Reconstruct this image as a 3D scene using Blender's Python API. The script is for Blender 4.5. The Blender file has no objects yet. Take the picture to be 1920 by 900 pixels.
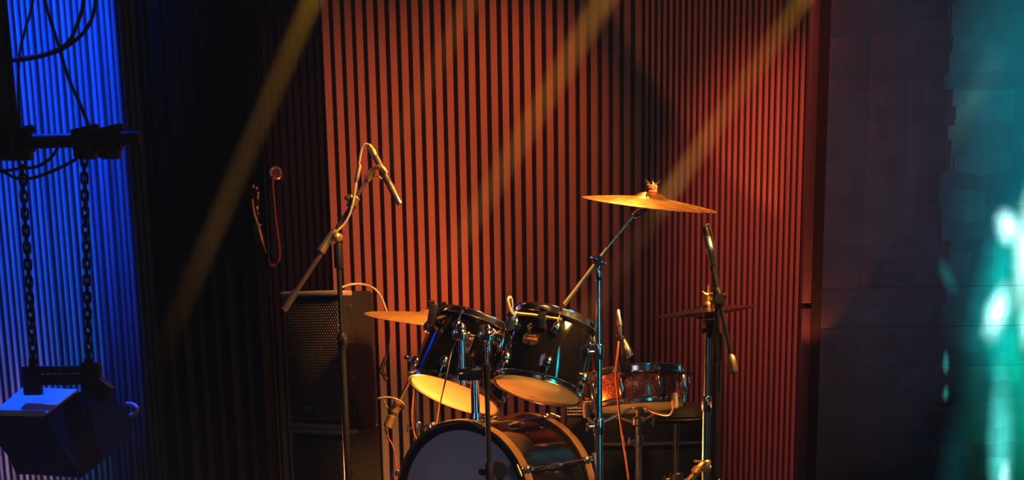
import bpy, bmesh, math, random
from mathutils import Vector, Matrix
random.seed(7)
R = math.radians
V = Vector
scn = bpy.context.scene
COL = scn.collection

# ------------------------------------------------------------------ camera
F_PX, PX0, PY0 = 2900.0, 960.0, 1350.0
PITCH, ROLL = R(14.5), R(-0.97)
CAM = V((0, 0, 0.94))
FW = V((0, math.cos(PITCH), -math.sin(PITCH)))
U0 = V((0, math.sin(PITCH), math.cos(PITCH)))
X0 = V((1, 0, 0))
RT = X0 * math.cos(ROLL) + U0 * math.sin(ROLL)
UP = RT.cross(FW)
cd = bpy.data.cameras.new('camera')
cam = bpy.data.objects.new('camera', cd)
COL.objects.link(cam)
cam.matrix_world = Matrix(((RT.x, UP.x, -FW.x, CAM.x), (RT.y, UP.y, -FW.y, CAM.y), (RT.z, UP.z, -FW.z, CAM.z), (0, 0, 0, 1)))
cd.sensor_width = 36.0
cd.lens = F_PX / 1920 * 36
cd.shift_y = (PY0 - 450) / 1920
cd.clip_end = 60
cd.dof.use_dof = True
cd.dof.focus_distance = 5.4
cd.dof.aperture_fstop = 4.5
scn.camera = cam


def at(px, py, Y):
    """the point of the place seen at pixel (px, py) of the 1920x900 photograph, Y metres in front of the camera"""
    d = FW + RT * ((px - PX0) / F_PX) + UP * ((PY0 - py) / F_PX)
    return CAM + d * (Y / d.y)


def ppm(Y):
    return F_PX / (Y * math.cos(PITCH))


# ------------------------------------------------------------------ world, exposure
w = bpy.data.worlds.new('world')
scn.world = w
w.use_nodes = True
bg = w.node_tree.nodes['Background']
bg.inputs[0].default_value = (0.55, 0.55, 0.75, 1)
bg.inputs[1].default_value = 0.010
scn.view_settings.view_transform = 'Standard'
scn.view_settings.look = 'None'
scn.view_settings.exposure = 0.0
scn.view_settings.gamma = 1.0
scn.view_settings.use_curve_mapping = False
scn.cycles.use_denoising = True
scn.cycles.max_bounces = 8
scn.cycles.volume_bounces = 0
scn.cycles.volume_step_rate = 0.15
scn.cycles.sample_clamp_indirect = 6.0
scn.cycles.caustics_reflective = False
scn.cycles.caustics_refractive = False


# ------------------------------------------------------------------ lights
def aim(o, target):
    o.rotation_euler = (target - o.location).to_track_quat('-Z', 'Y').to_euler()


def spot(name, loc, target, color, power, deg, blend=0.5, radius=0.05):
    l = bpy.data.lights.new(name, 'SPOT')
    l.color, l.energy, l.spot_size, l.spot_blend, l.shadow_soft_size = color, power, R(deg), blend, radius
    o = bpy.data.objects.new(name, l)
    COL.objects.link(o)
    o.location = loc
    aim(o, V(target))
    return o


def area(name, loc, target, color, power, size, size_y=None, spread=180):
    l = bpy.data.lights.new(name, 'AREA')
    l.color, l.energy, l.size = color, power, size
    if size_y:
        l.shape, l.size_y = 'RECTANGLE', size_y
    l.spread = R(spread)
    o = bpy.data.objects.new(name, l)
    COL.objects.link(o)
    o.location = loc
    aim(o, V(target))
    return o


AMBER, ORANGE, RED, BLUE = (1.0, 0.40, 0.075), (1.0, 0.115, 0.013), (1.0, 0.085, 0.04), (0.0, 0.06, 1.0)
spot('key_lamp', (1.6, 4.5, 3.4), (-0.12, 5.8, 1.05), AMBER, 1150, 37, 0.65, 0.22)
spot('back_lamp', (0.55, 6.8, 3.1), (0.02, 5.6, 1.0), AMBER, 320, 46, 0.7, 0.10)
area('side_screen_lamp', (1.9, 2.9, 1.2), (-0.1, 5.5, 0.8), (0.0, 0.75, 1.0), 0.9, 0.12, 2.0, 36)
area('soft_fill', (2.4, 4.2, 3.3), (-0.05, 5.7, 0.9), (1.0, 0.42, 0.08), 38, 0.9, None, 32)  # added soft lamp, gives the chrome broader gold highlights
spot('wall_wash_lamp', (0.75, 6.55, 3.1), (-0.95, 7.6, 0.55), ORANGE, 230, 64, 1.0, 0.06)
spot('wall_floor_lamp', (0.30, 6.80, 0.55), (-0.80, 7.6, 1.45), ORANGE, 100, 60, 1.0, 0.06)
spot('floor_kit_lamp', (-0.72, 6.08, 0.36), (-0.02, 5.6, 0.70), (1.0, 0.21, 0.02), 240, 70, 0.7, 0.06)
spot('right_wash_lamp', (0.75, 6.3, 3.2), (1.62, 7.6, 1.0), RED, 310, 46, 1.0, 0.05)
spot('strip_fill', at(1523, 748, 7.09), at(1523, 748, 7.09) + V((0.0, 0.03, 1.0)), (1.0, 0.13, 0.03), 65, 62, 0.15, 0.02)  # added unseen lamp, makes the orange glow on the polished strip
spot('snare_lamp', (-0.9, 3.6, 2.7), (0.46, 5.9, 0.70), (1.0, 0.26, 0.06), 120, 11, 0.8, 0.04)
spot('blue_lamp', (-0.95, 5.6, 3.2), (-2.14, 7.0, 1.7), BLUE, 1250, 50, 1.0, 0.04)
spot('blue_top_lamp', (-1.3, 5.2, 3.2), (-1.42, 4.35, 0.8), BLUE, 900, 26, 0.6, 0.08)
spot('bass_skin_fill', (-1.6, 1.8, 0.75), (-0.15, 5.55, 0.33), (0.85, 0.64, 0.95), 90, 12, 0.8, 0.25)  # added narrow fill, brightens the bass drum skin alone
area('front_fill', (-0.4, -0.8, 2.9), (-0.1, 5.5, 0.4), (0.85, 0.82, 1.0), 9, 1.2)  # added dim fill, lights the front haze so blacks lift

BEAMS = [(at(598, -30, 6.4), at(268, 745, 5.0), 0.058, 0.050, 0.36, 0.62), (at(900, -30, 6.7), at(630, 480, 5.9), 0.070, 0.045, 0.13, 0.4),
         (at(1150, -30, 6.7), at(775, 600, 5.7), 0.080, 0.055, 0.26, 0.55), (at(1525, -30, 6.5), at(1030, 690, 5.2), 0.058, 0.050, 0.42, 0.72)]
EXT = 0.8        # each beam starts this far above the picture
BEAMS = [(a_ - (b_ - a_).normalized() * EXT, b_, r0_, r1_, dn_, (fd_ * (b_ - a_).length + EXT) / ((b_ - a_).length + EXT)) for a_, b_, r0_, r1_, dn_, fd_ in BEAMS]
for a_, b_, r0_, r1_, dn_, fd_ in BEAMS:
    spot('beam_lamp', a_ - (b_ - a_).normalized() * 0.15, b_, (1.0, 0.45, 0.03), 560, 9.5, 0.5, 0.02)


# ------------------------------------------------------------------ materials
def mat(name, base, rough=0.5, metal=0.0, var=0.15, scale=40.0, bump=0.0, coat=0.0, spec=0.5, rvar=0.08):
    m = bpy.data.materials.new(name)
    m.use_nodes = True
    nt = m.node_tree
    b = nt.nodes['Principled BSDF']
    tc = nt.nodes.new('ShaderNodeTexCoord')
    n = nt.nodes.new('ShaderNodeTexNoise')
    n.inputs['Scale'].default_value = scale
    n.inputs['Detail'].default_value = 4
    nt.links.new(tc.outputs['Object'], n.inputs['Vector'])
    r = nt.nodes.new('ShaderNodeValToRGB')
    c = V(base)
    r.color_ramp.elements[0].color = (*(c * (1 - var)), 1)
    r.color_ramp.elements[1].color = (*(V([min(1, k) for k in c * (1 + var)])), 1)
    r.color_ramp.elements[0].position, r.color_ramp.elements[1].position = 0.3, 0.7
    nt.links.new(n.outputs['Fac'], r.inputs['Fac'])
    nt.links.new(r.outputs['Color'], b.inputs['Base Color'])
    mr = nt.nodes.new('ShaderNodeMapRange')
    mr.inputs['To Min'].default_value, mr.inputs['To Max'].default_value = max(0.02, rough - rvar), min(1, rough + rvar)
    nt.links.new(n.outputs['Fac'], mr.inputs['Value'])
    nt.links.new(mr.outputs['Result'], b.inputs['Roughness'])
    b.inputs['Metallic'].default_value = metal
    b.inputs['Coat Weight'].default_value = coat
    b.inputs['Coat Roughness'].default_value = 0.05
    b.inputs['Specular IOR Level'].default_value = spec
    if bump:
        bp = nt.nodes.new('ShaderNodeBump')
        bp.inputs['Strength'].default_value = bump
        bp.inputs['Distance'].default_value = 0.002
        nt.links.new(n.outputs['Fac'], bp.inputs['Height'])
        nt.links.new(bp.outputs['Normal'], b.inputs['Normal'])
    return m


M = {}
def vary(m, stretch=0.12):
    """give every object its own piece of the noise, drawn out along its length"""
    nt = m.node_tree
    n = next(k for k in nt.nodes if k.type == 'TEX_NOISE')
    tc = next(k for k in nt.nodes if k.type == 'TEX_COORD')
    n.noise_dimensions = '4D'
    mp = nt.nodes.new('ShaderNodeMapping')
    mp.inputs['Scale'].default_value = (1, 1, stretch)
    nt.links.new(tc.outputs['Object'], mp.inputs[0])
    nt.links.new(mp.outputs[0], n.inputs['Vector'])
    oi = nt.nodes.new('ShaderNodeObjectInfo')
    ml = nt.nodes.new('ShaderNodeMath')
    ml.operation = 'MULTIPLY'
    ml.inputs[1].default_value = 60
    nt.links.new(oi.outputs['Random'], ml.inputs[0])
    nt.links.new(ml.outputs[0], n.inputs['W'])


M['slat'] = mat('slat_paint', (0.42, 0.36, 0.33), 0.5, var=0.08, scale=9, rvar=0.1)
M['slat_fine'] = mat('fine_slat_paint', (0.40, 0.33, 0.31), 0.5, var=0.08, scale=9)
M['slat_shaded'] = mat('shaded_slat_colour', (0.011, 0.013, 0.020), 0.6, var=0.15, scale=9, spec=0.1)  # shade over the left panel put into a dark slat colour
M['slat_blue'] = mat('corrugated_metal', (0.33, 0.34, 0.38), 0.3, metal=0.5, var=0.45, scale=7, bump=0.1, rvar=0.15)
for k_ in ('slat', 'slat_fine', 'slat_shaded', 'slat_blue'):
    vary(M[k_])
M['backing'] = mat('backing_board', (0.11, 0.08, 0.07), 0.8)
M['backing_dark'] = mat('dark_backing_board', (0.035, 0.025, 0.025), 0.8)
M['floor'] = mat('stage_floor', (0.03, 0.027, 0.026), 0.45, scale=6, bump=0.1)
M['ceiling'] = mat('ceiling_black', (0.01, 0.01, 0.01), 0.9)
M['curtain'] = mat('black_velvet', (0.0015, 0.0015, 0.0017), 0.95, spec=0.0, scale=60)
M['black'] = mat('black_powder_coat', (0.006, 0.006, 0.0065), 0.5, bump=0.05, scale=200, spec=0.22)
M['black_gloss'] = mat('black_gloss', (0.006, 0.006, 0.006), 0.12, rvar=0.02, coat=0.6)
M['rubber'] = mat('rubber', (0.015, 0.015, 0.015), 0.7)
M['drum_shell'] = mat('black_lacquer', (0.003, 0.0027, 0.0027), 0.10, rvar=0.02, coat=1.0, scale=12)
M['chrome'] = mat('chrome', (0.78, 0.78, 0.80), 0.16, metal=1.0, var=0.03, rvar=0.03)
M['steel'] = mat('brushed_steel', (0.55, 0.52, 0.5), 0.3, metal=1.0, var=0.1)
M['bass_hoop'] = mat('hoop_lacquer', (0.10, 0.058, 0.024), 0.2, rvar=0.05, coat=0.5, scale=30)
M['head_grey'] = mat('grey_drum_skin', (0.30, 0.27, 0.32), 0.6, var=0.05, scale=20)
M['amber_metal'] = mat('amber_tinted_metal', (0.85, 0.58, 0.24), 0.34, metal=0.9, var=0.08)  # amber lamplight on chrome put into the metal colour
M['cable'] = mat('cable_sheath', (0.5, 0.42, 0.32), 0.5)
M['cable_black'] = mat('black_cable_sheath', (0.012, 0.012, 0.012), 0.5)
M['cable_red'] = mat('red_cable_sheath', (0.45, 0.12, 0.07), 0.5)
M['cable_dim'] = mat('dull_red_cable_sheath', (0.11, 0.045, 0.03), 0.5)
M['matt_black'] = mat('matt_black_sheet', (0.006, 0.006, 0.006), 0.85, spec=0.1)
M['stand_lit'] = mat('lit_black_stand', (0.07, 0.055, 0.045), 0.4, metal=0.3, scale=120)  # brownish lamplight on the black boom put into its colour
M['mic_lit'] = mat('amber_lit_microphone', (0.17, 0.115, 0.085), 0.4, metal=0.55, scale=120)  # golden lamplight on the microphone put into its metal colour
M['felt'] = mat('red_felt', (0.62, 0.13, 0.08), 0.95, scale=300, bump=0.6)
M['cabinet'] = mat('textured_cabinet_paint', (0.018, 0.015, 0.014), 0.5, scale=260, bump=0.5)
M['cabinet_edge'] = mat('lit_cabinet_edge', (0.38, 0.32, 0.28), 0.42, scale=120)  # light along the cabinet edges put into a pale colour
M['leather'] = mat('black_vinyl', (0.02, 0.018, 0.017), 0.4, scale=80, bump=0.3)
M['badge'] = mat('badge_metal', (0.7, 0.6, 0.45), 0.25, metal=1.0)
M['badge_dark'] = mat('badge_enamel', (0.03, 0.02, 0.02), 0.3)
M['letter'] = mat('badge_letters', (0.8, 0.3, 0.2), 0.4, metal=0.3)
M['emblem'] = mat('emblem_silver', (0.45, 0.42, 0.4), 0.35, metal=0.6)
M['lamp_plate'] = mat('lamp_plate', (0.62, 0.62, 0.65), 0.5, scale=15)
M['trim_gloss'] = mat('dark_polished_trim', (0.05, 0.045, 0.055), 0.35, metal=0.1, rvar=0.05)
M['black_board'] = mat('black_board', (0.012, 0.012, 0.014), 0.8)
M['trim_dark'] = mat('matt_black_trim', (0.012, 0.014, 0.02), 0.6)
M['snare_wire'] = mat('snare_wires', (0.7, 0.7, 0.7), 0.25, metal=1.0)


def bronze():
    m = mat('cymbal_bronze', (0.78, 0.42, 0.125), 0.27, metal=1.0, var=0.12, scale=25, rvar=0.06)
    nt = m.node_tree
    b = nt.nodes['Principled BSDF']
    tc = nt.nodes.new('ShaderNodeTexCoord')
    wv = nt.nodes.new('ShaderNodeTexWave')
    wv.wave_type, wv.rings_direction = 'RINGS', 'Z'
    wv.inputs['Scale'].default_value = 60
    wv.inputs['Distortion'].default_value = 1.2
    nt.links.new(tc.outputs['Object'], wv.inputs['Vector'])
    bp = nt.nodes.new('ShaderNodeBump')
    bp.inputs['Strength'].default_value = 0.25
    bp.inputs['Distance'].default_value = 0.0008
    nt.links.new(wv.outputs['Fac'], bp.inputs['Height'])
    nt.links.new(bp.outputs['Normal'], b.inputs['Normal'])
    return m


M['bronze'] = bronze()
M['bronze_lit'] = mat('lit_bronze', (0.82, 0.52, 0.19), 0.38, metal=0.8, var=0.15, scale=25)  # lamplight on the ride put into a paler, less metallic bronze
M['bronze_shaded'] = mat('shaded_bronze', (0.16, 0.10, 0.06), 0.2, metal=1.0, var=0.2, scale=25)  # dim light on the hi-hat put into a darker bronze


def skin(name, base, clear):
    """a drum skin: a clear film, or a frosted film that lets light through"""
    m = bpy.data.materials.new(name)
    m.use_nodes = True
    nt = m.node_tree
    nt.nodes.remove(nt.nodes['Principled BSDF'])
    out = nt.nodes['Material Output']
    n = nt.nodes.new('ShaderNodeTexNoise')
    n.inputs['Scale'].default_value = 14
    cr = nt.nodes.new('ShaderNodeValToRGB')
    cr.color_ramp.elements[0].color = (*(V(base) * 0.9), 1)
    cr.color_ramp.elements[1].color = (*base, 1)
    nt.links.new(n.outputs['Fac'], cr.inputs['Fac'])
    df = nt.nodes.new('ShaderNodeBsdfDiffuse')
    tl = nt.nodes.new('ShaderNodeBsdfTranslucent')
    tr = nt.nodes.new('ShaderNodeBsdfTransparent')
    gl = nt.nodes.new('ShaderNodeBsdfGlossy')
    gl.inputs['Roughness'].default_value = 0.2
    nt.links.new(cr.outputs['Color'], df.inputs['Color'])
    nt.links.new(cr.outputs['Color'], tl.inputs['Color'])
    m1, m2, m3 = (nt.nodes.new('ShaderNodeMixShader') for _ in range(3))
    m1.inputs['Fac'].default_value = 0.55
    nt.links.new(df.outputs[0], m1.inputs[1])
    nt.links.new(tl.outputs[0], m1.inputs[2])
    m2.inputs['Fac'].default_value = clear
    nt.links.new(m1.outputs[0], m2.inputs[1])
    nt.links.new(tr.outputs[0], m2.inputs[2])
    m3.inputs['Fac'].default_value = 0.05
    nt.links.new(m2.outputs[0], m3.inputs[1])
    nt.links.new(gl.outputs[0], m3.inputs[2])
    nt.links.new(m3.outputs[0], out.inputs['Surface'])
    return m


M['skin_clear'] = skin('clear_drum_skin', (0.9, 0.88, 0.84), 0.42)
M['skin_frost'] = skin('frosted_drum_skin', (0.88, 0.82, 0.72), 0.0)


def sparkle():
    m = mat('red_sparkle_wrap', (0.30, 0.06, 0.04), 0.3, metal=0.5, scale=30, coat=0.5)
    nt = m.node_tree
    b = nt.nodes['Principled BSDF']
    tc = nt.nodes.new('ShaderNodeTexCoord')
    vo = nt.nodes.new('ShaderNodeTexVoronoi')
    vo.inputs['Scale'].default_value = 260
    nt.links.new(tc.outputs['Object'], vo.inputs['Vector'])
    cr = nt.nodes.new('ShaderNodeValToRGB')
    cr.color_ramp.elements[0].color = (0.16, 0.03, 0.02, 1)
    cr.color_ramp.elements[1].color = (0.85, 0.35, 0.22, 1)
    cr.color_ramp.elements[0].position = 0.3
    sp = nt.nodes.new('ShaderNodeSeparateColor')
    nt.links.new(vo.outputs['Color'], sp.inputs[0])
    nt.links.new(sp.outputs[0], cr.inputs['Fac'])
    nt.links.new(cr.outputs['Color'], b.inputs['Base Color'])
    bp = nt.nodes.new('ShaderNodeBump')
    bp.inputs['Strength'].default_value = 0.5
    bp.inputs['Distance'].default_value = 0.001
    nt.links.new(sp.outputs[1], bp.inputs['Height'])
    nt.links.new(bp.outputs['Normal'], b.inputs['Normal'])
    return m


M['sparkle'] = sparkle()


def perforated():
    """steel grille: staggered round dots, painted pale as light glinting on the hole edges"""
    m = mat('perforated_steel', (0.05, 0.045, 0.042), 0.35, metal=0.6, scale=60)
    nt = m.node_tree
    b = nt.nodes['Principled BSDF']
    tc = nt.nodes.new('ShaderNodeTexCoord')
    sx = nt.nodes.new('ShaderNodeSeparateXYZ')
    nt.links.new(tc.outputs['Object'], sx.inputs[0])
    P = 0.0133

    def math_(op, a, bb=None):
        n = nt.nodes.new('ShaderNodeMath')
        n.operation = op
        for i, v in enumerate((a, bb)):
            if v is None:
                continue
            if isinstance(v, (int, float)):
                n.inputs[i].default_value = v
            else:
                nt.links.new(v, n.inputs[i])
        return n.outputs[0]

    def dots(ox, oz):
        u = math_('ADD', math_('MULTIPLY', sx.outputs['X'], 1 / P), ox)
        v = math_('ADD', math_('MULTIPLY', sx.outputs['Z'], 1 / (P * 1.6)), oz)
        fu = math_('SUBTRACT', math_('FRACT', u), 0.5)
        fv = math_('MULTIPLY', math_('SUBTRACT', math_('FRACT', v), 0.5), 1.6)
        d = math_('SQRT', math_('ADD', math_('MULTIPLY', fu, fu), math_('MULTIPLY', fv, fv)))
        return d
    d = math_('MINIMUM', dots(0, 0), dots(0.5, 0.5))
    hole = math_('LESS_THAN', d, 0.27)  # pale dots: glints on hole edges put into the colour
    mx = nt.nodes.new('ShaderNodeMix')
    mx.data_type = 'RGBA'
    nt.links.new(hole, mx.inputs[0])
    mx.inputs[6].default_value = (0.012, 0.011, 0.010, 1)
    mx.inputs[7].default_value = (0.62, 0.50, 0.40, 1)
    nt.links.new(mx.outputs[2], b.inputs['Base Color'])
    bp = nt.nodes.new('ShaderNodeBump')
    bp.invert = True
    bp.inputs['Strength'].default_value = 1.0
    bp.inputs['Distance'].default_value = 0.003
    nt.links.new(math_('SUBTRACT', 1.0, math_('SMOOTH_MIN', d, 0.45)), bp.inputs['Height'])
    nt.links.new(bp.outputs['Normal'], b.inputs['Normal'])
    return m


M['grille'] = perforated()


# ------------------------------------------------------------------ mesh helpers
WM = {}


def frame(axis, up=V((0, 0, 1))):
    """3x3 matrix whose Z is axis"""
    z = V(axis).normalized()
    if abs(z.dot(up)) > 0.98:
        up = V((0, 1, 0))
    x = up.cross(z).normalized()
    y = z.cross(x)
    return Matrix(((x.x, y.x, z.x), (x.y, y.y, z.y), (x.z, y.z, z.z)))


def smooth_path(pts, n=8):
    pts = [V(p) for p in pts]
    P = [pts[0] * 2 - pts[1]] + pts + [pts[-1] * 2 - pts[-2]]
    out = []
    for i in range(1, len(P) - 2):
        a, b, c, d = P[i - 1:i + 3]
        for k in range(n):
            t = k / n
            out.append(0.5 * ((2 * b) + (c - a) * t + (2 * a - 5 * b + 4 * c - d) * t * t + (3 * b - a - 3 * c + d) * t ** 3))
    out.append(pts[-1])
    return out


class MB:
    def __init__(self):
        self.bm = bmesh.new()

    def ring_loft(self, rings, cap=True, closed=False):
        bm = self.bm
        vs = [[bm.verts.new(p) for p in r] for r in rings]
        n = len(vs[0])
        m = len(vs)
        for i in range(m if closed else m - 1):
            a, b = vs[i], vs[(i + 1) % m]
            for k in range(n):
                bm.faces.new((a[k], a[(k + 1) % n], b[(k + 1) % n], b[k]))
        if cap and not closed:
            bm.faces.new(vs[0][::-1])
            bm.faces.new(vs[-1])
        return self

    def cyl(self, p0, p1, r0, r1=None, seg=16):
        p0, p1 = V(p0), V(p1)
        r1 = r0 if r1 is None else r1
        f = frame(p1 - p0)
        return self.ring_loft([[p + f @ V((math.cos(2 * math.pi * k / seg) * r, math.sin(2 * math.pi * k / seg) * r, 0)) for k in range(seg)] for p, r in ((p0, r0), (p1, r1))])

    def turn(self, p0, p1, prof, seg=20):
        """turned piece from p0 to p1: prof = [(t along, radius)]"""
        p0, p1 = V(p0), V(p1)
        f = frame(p1 - p0)
        return self.ring_loft([[p0.lerp(p1, t) + f @ V((math.cos(2 * math.pi * k / seg) * r, math.sin(2 * math.pi * k / seg) * r, 0)) for k in range(seg)] for t, r in prof])

    def tube(self, pts, r, seg=8, closed=False):
        pts = [V(p) for p in pts]
        rings = []
        n = len(pts)
        prev = None
        for i, p in enumerate(pts):
            a = pts[i - 1] if (i or closed) else pts[i]
            b = pts[(i + 1) % n] if (i < n - 1 or closed) else pts[i]
            t = (b - a).normalized()
            if prev is None:
                f = frame(t)
                x = V((f[0][0], f[1][0], f[2][0]))
            else:
                x = (prev - t * prev.dot(t)).normalized()
            y = t.cross(x)
            prev = x
            rr = r[i] if isinstance(r, (list, tuple)) else r
            rings.append([p + x * (math.cos(2 * math.pi * k / seg) * rr) + y * (math.sin(2 * math.pi * k / seg) * rr) for k in range(seg)])
        return self.ring_loft(rings, closed=closed)

    def lathe(self, prof, seg=48, mtx=None, closed=True):
        """revolve (r, z) about Z; closed joins the last profile point to the first"""
        mtx = mtx or Matrix.Identity(4)
        bm = self.bm
        rows = []
        for r, z in prof:
            if r < 1e-6:
                rows.append([bm.verts.new(mtx @ V((0, 0, z)))])
            else:
                rows.append([bm.verts.new(mtx @ V((r * math.cos(2 * math.pi * k / seg), r * math.sin(2 * math.pi * k / seg), z))) for k in range(seg)])
        m = len(rows)
        for i in range(m if closed else m - 1):
            a, b = rows[i], rows[(i + 1) % m]
            for k in range(seg):
                j = (k + 1) % seg
                if len(a) == 1 and len(b) == 1:
                    continue
                if len(a) == 1:
                    bm.faces.new((a[0], b[j], b[k]))
                elif len(b) == 1:
                    bm.faces.new((a[k], a[j], b[0]))
                else:
                    bm.faces.new((a[k], a[j], b[j], b[k]))
        return self

    def box(self, c, size, rot=None, bevel=0.0):
        c = V(c)
        rot = rot or Matrix.Identity(3)
        vs = []
        for sx in (-1, 1):
            for sy in (-1, 1):
                for sz in (-1, 1):
                    vs.append(self.bm.verts.new(c + rot @ V((sx * size[0] / 2, sy * size[1] / 2, sz * size[2] / 2))))
        fs = [self.bm.faces.new([vs[i] for i in q]) for q in ((0, 1, 3, 2), (4, 6, 7, 5), (0, 4, 5, 1), (2, 3, 7, 6), (0, 2, 6, 4), (1, 5, 7, 3))]
        if bevel:
            es = list({e for f in fs for e in f.edges})
            bmesh.ops.bevel(self.bm, geom=es, offset=bevel, segments=2, affect='EDGES', profile=0.5)
        return self

    def poly(self, pts, thick):
        """prism: outline pts pushed along thick"""
        a = [self.bm.verts.new(V(p)) for p in pts]
        b = [self.bm.verts.new(V(p) + V(thick)) for p in pts]
        n = len(a)
        self.bm.faces.new(a[::-1])
        self.bm.faces.new(b)
        for k in range(n):
            self.bm.faces.new((a[k], a[(k + 1) % n], b[(k + 1) % n], b[k]))
        return self

    def ball(self, c, r, rot=None, scale=(1, 1, 1), seg=16):
        rot = rot or Matrix.Identity(3)
        n0 = len(self.bm.verts)
        prof = [(math.sin(math.pi * i / 10), -math.cos(math.pi * i / 10)) for i in range(11)]
        m = Matrix.Translation(V(c)) @ rot.to_4x4() @ Matrix.Diagonal((r * scale[0], r * scale[1], r * scale[2], 1))
        return self.lathe(prof, seg, m, closed=False)

    def torus(self, c, axis, RR, r, seg=24, sub=8):
        f = frame(axis)
        c = V(c)
        return self.tube([c + f @ V((RR * math.cos(2 * math.pi * k / seg), RR * math.sin(2 * math.pi * k / seg), 0)) for k in range(seg)], r, sub, closed=True)

    def mesh(self, name, m, world=None, sharp=38):
        bm = self.bm
        if world is not None:
            bm.transform(world.inverted())
        bmesh.ops.recalc_face_normals(bm, faces=bm.faces[:])
        lim = R(sharp)
        for f in bm.faces:
            f.smooth = True
        for e in bm.edges:
            if len(e.link_faces) != 2 or e.calc_face_angle(0) > lim:
                e.smooth = False
        me = bpy.data.meshes.new(name)
        bm.to_mesh(me)
        bm.free()
        me.materials.append(m)
        return me

    def done(self, name, m, parent=None, local=False, sharp=38):
        """link as ONE object; geometry was given in the world (or, with local, in the parent's own frame)"""
        W = WM[parent] if parent is not None else Matrix.Identity(4)
        me = self.mesh(name, m, None if local else W, sharp)
        o = bpy.data.objects.new(name, me)
        COL.objects.link(o)
        o.parent = parent
        WM[o] = W
        return o


def thing(name, label, cat, loc=(0, 0, 0), rot=None, group=None):
    o = bpy.data.objects.new(name, None)
    COL.objects.link(o)
    o.empty_display_size = 0.05
    mtx = Matrix.Translation(V(loc)) @ (rot.to_4x4() if rot else Matrix.Identity(4))
    o.matrix_world = mtx
    WM[o] = mtx
    return tag(o, label, cat, group)


def tag(o, label, cat, group=None):
    o['label'], o['category'] = label, cat
    if group:
        o['group'] = group
    return o


def single(mb, name, m, origin, label, cat, group=None):
    """a thing that is one mesh, its origin at `origin`"""
    mtx = Matrix.Translation(V(origin))
    me = mb.mesh(name, m, mtx)
    o = bpy.data.objects.new(name, me)
    COL.objects.link(o)
    o.matrix_world = mtx
    WM[o] = mtx
    return tag(o, label, cat, group)


def struct(mb, name, m, parent=None):
    o = mb.done(name, m, parent)
    o['kind'] = 'structure'
    return o


# ------------------------------------------------------------------ the setting
WY = 7.6          # face of the slatted back wall
TOP = 3.5
struct(MB().box((0.0, 4.2, -0.05), (8.0, 8.4, 0.1)), 'floor', M['floor'])
struct(MB().box((0.0, 4.2, TOP + 0.05), (8.0, 8.4, 0.1)), 'ceiling', M['ceiling'])


def wx(px, Y, py=300):
    return at(px, py, Y).x


def slat_wall(name, x0, x1, pitch, width, depth, Y, m, jitter=0.0, round_=False, back='backing'):
    wall = struct(MB().box(((x0 + x1) / 2, Y + 0.05, TOP / 2), (x1 - x0, 0.06, TOP)), name, M[back])
    n = int(round((x1 - x0) / pitch))
    p = (x1 - x0) / n
    mb = MB()
    if round_:
        mb.ring_loft([[V((math.cos(a) * width / 2, -math.sin(a) * depth, z)) for a in [math.pi * k / 6 for k in range(7)]] for z in (0.01, TOP - 0.01)])
    else:
        mb.box((0, -depth / 2, TOP / 2), (width, depth, TOP - 0.02))
    me = mb.mesh('slat', m)
    for i in range(n):
        o = bpy.data.objects.new('slat', me)
        COL.objects.link(o)
        o.parent = wall
        o.location = (x0 + (i + 0.5) * p + random.uniform(-1, 1) * jitter, Y + 0.02 + random.uniform(-1, 1) * jitter, 0)
    return wall


xa, xb, xc, xd = wx(490, WY), wx(612, WY), wx(1206, WY), wx(1540, WY)
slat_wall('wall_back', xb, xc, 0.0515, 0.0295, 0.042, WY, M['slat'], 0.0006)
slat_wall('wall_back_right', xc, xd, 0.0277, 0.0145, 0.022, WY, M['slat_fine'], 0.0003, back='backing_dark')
slat_wall('wall_back_left', xa - 0.15, xb, 0.034, 0.021, 0.03, WY, M['slat_shaded'], 0.0006, back='black_board')  # slats and backing both coloured dark for this unlit panel
xe = wx(285, 7.0)
slat_wall('wall_left', -2.75, xe, 0.0275, 0.019, 0.015, 7.0, M['slat_blue'], 0.0022, True, 'black_board')

# polished strip and black edge between the slats and the screen
SY = 7.25
xs0, xs1, xs2 = wx(1512, SY), wx(1530, SY), wx(1549, SY)
zt = at(1520, 573, SY).z
t1 = struct(MB().box(((xs0 + xs1) / 2, SY + 0.03, (zt - 0.012) / 2), (xs1 - xs0, 0.05, zt - 0.012), bevel=0.004), 'trim_1', M['trim_gloss'])
struct(MB().box(((xs0 + xs1) / 2, SY + 0.03, (zt + 0.012 + TOP) / 2), (xs1 - xs0, 0.05, TOP - zt - 0.012), bevel=0.004), 'trim_2', M['trim_gloss'])
struct(MB().box(((xs0 + xs1) / 2 + 0.02, SY + 0.13, TOP / 2), (0.03, 0.14, TOP)), 'trim_3', M['black_board'])
struct(MB().box(((xs1 + xs2) / 2, SY + 0.03, TOP / 2), (xs2 - xs1, 0.06, TOP)), 'trim_4', M['matt_black'])


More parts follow.
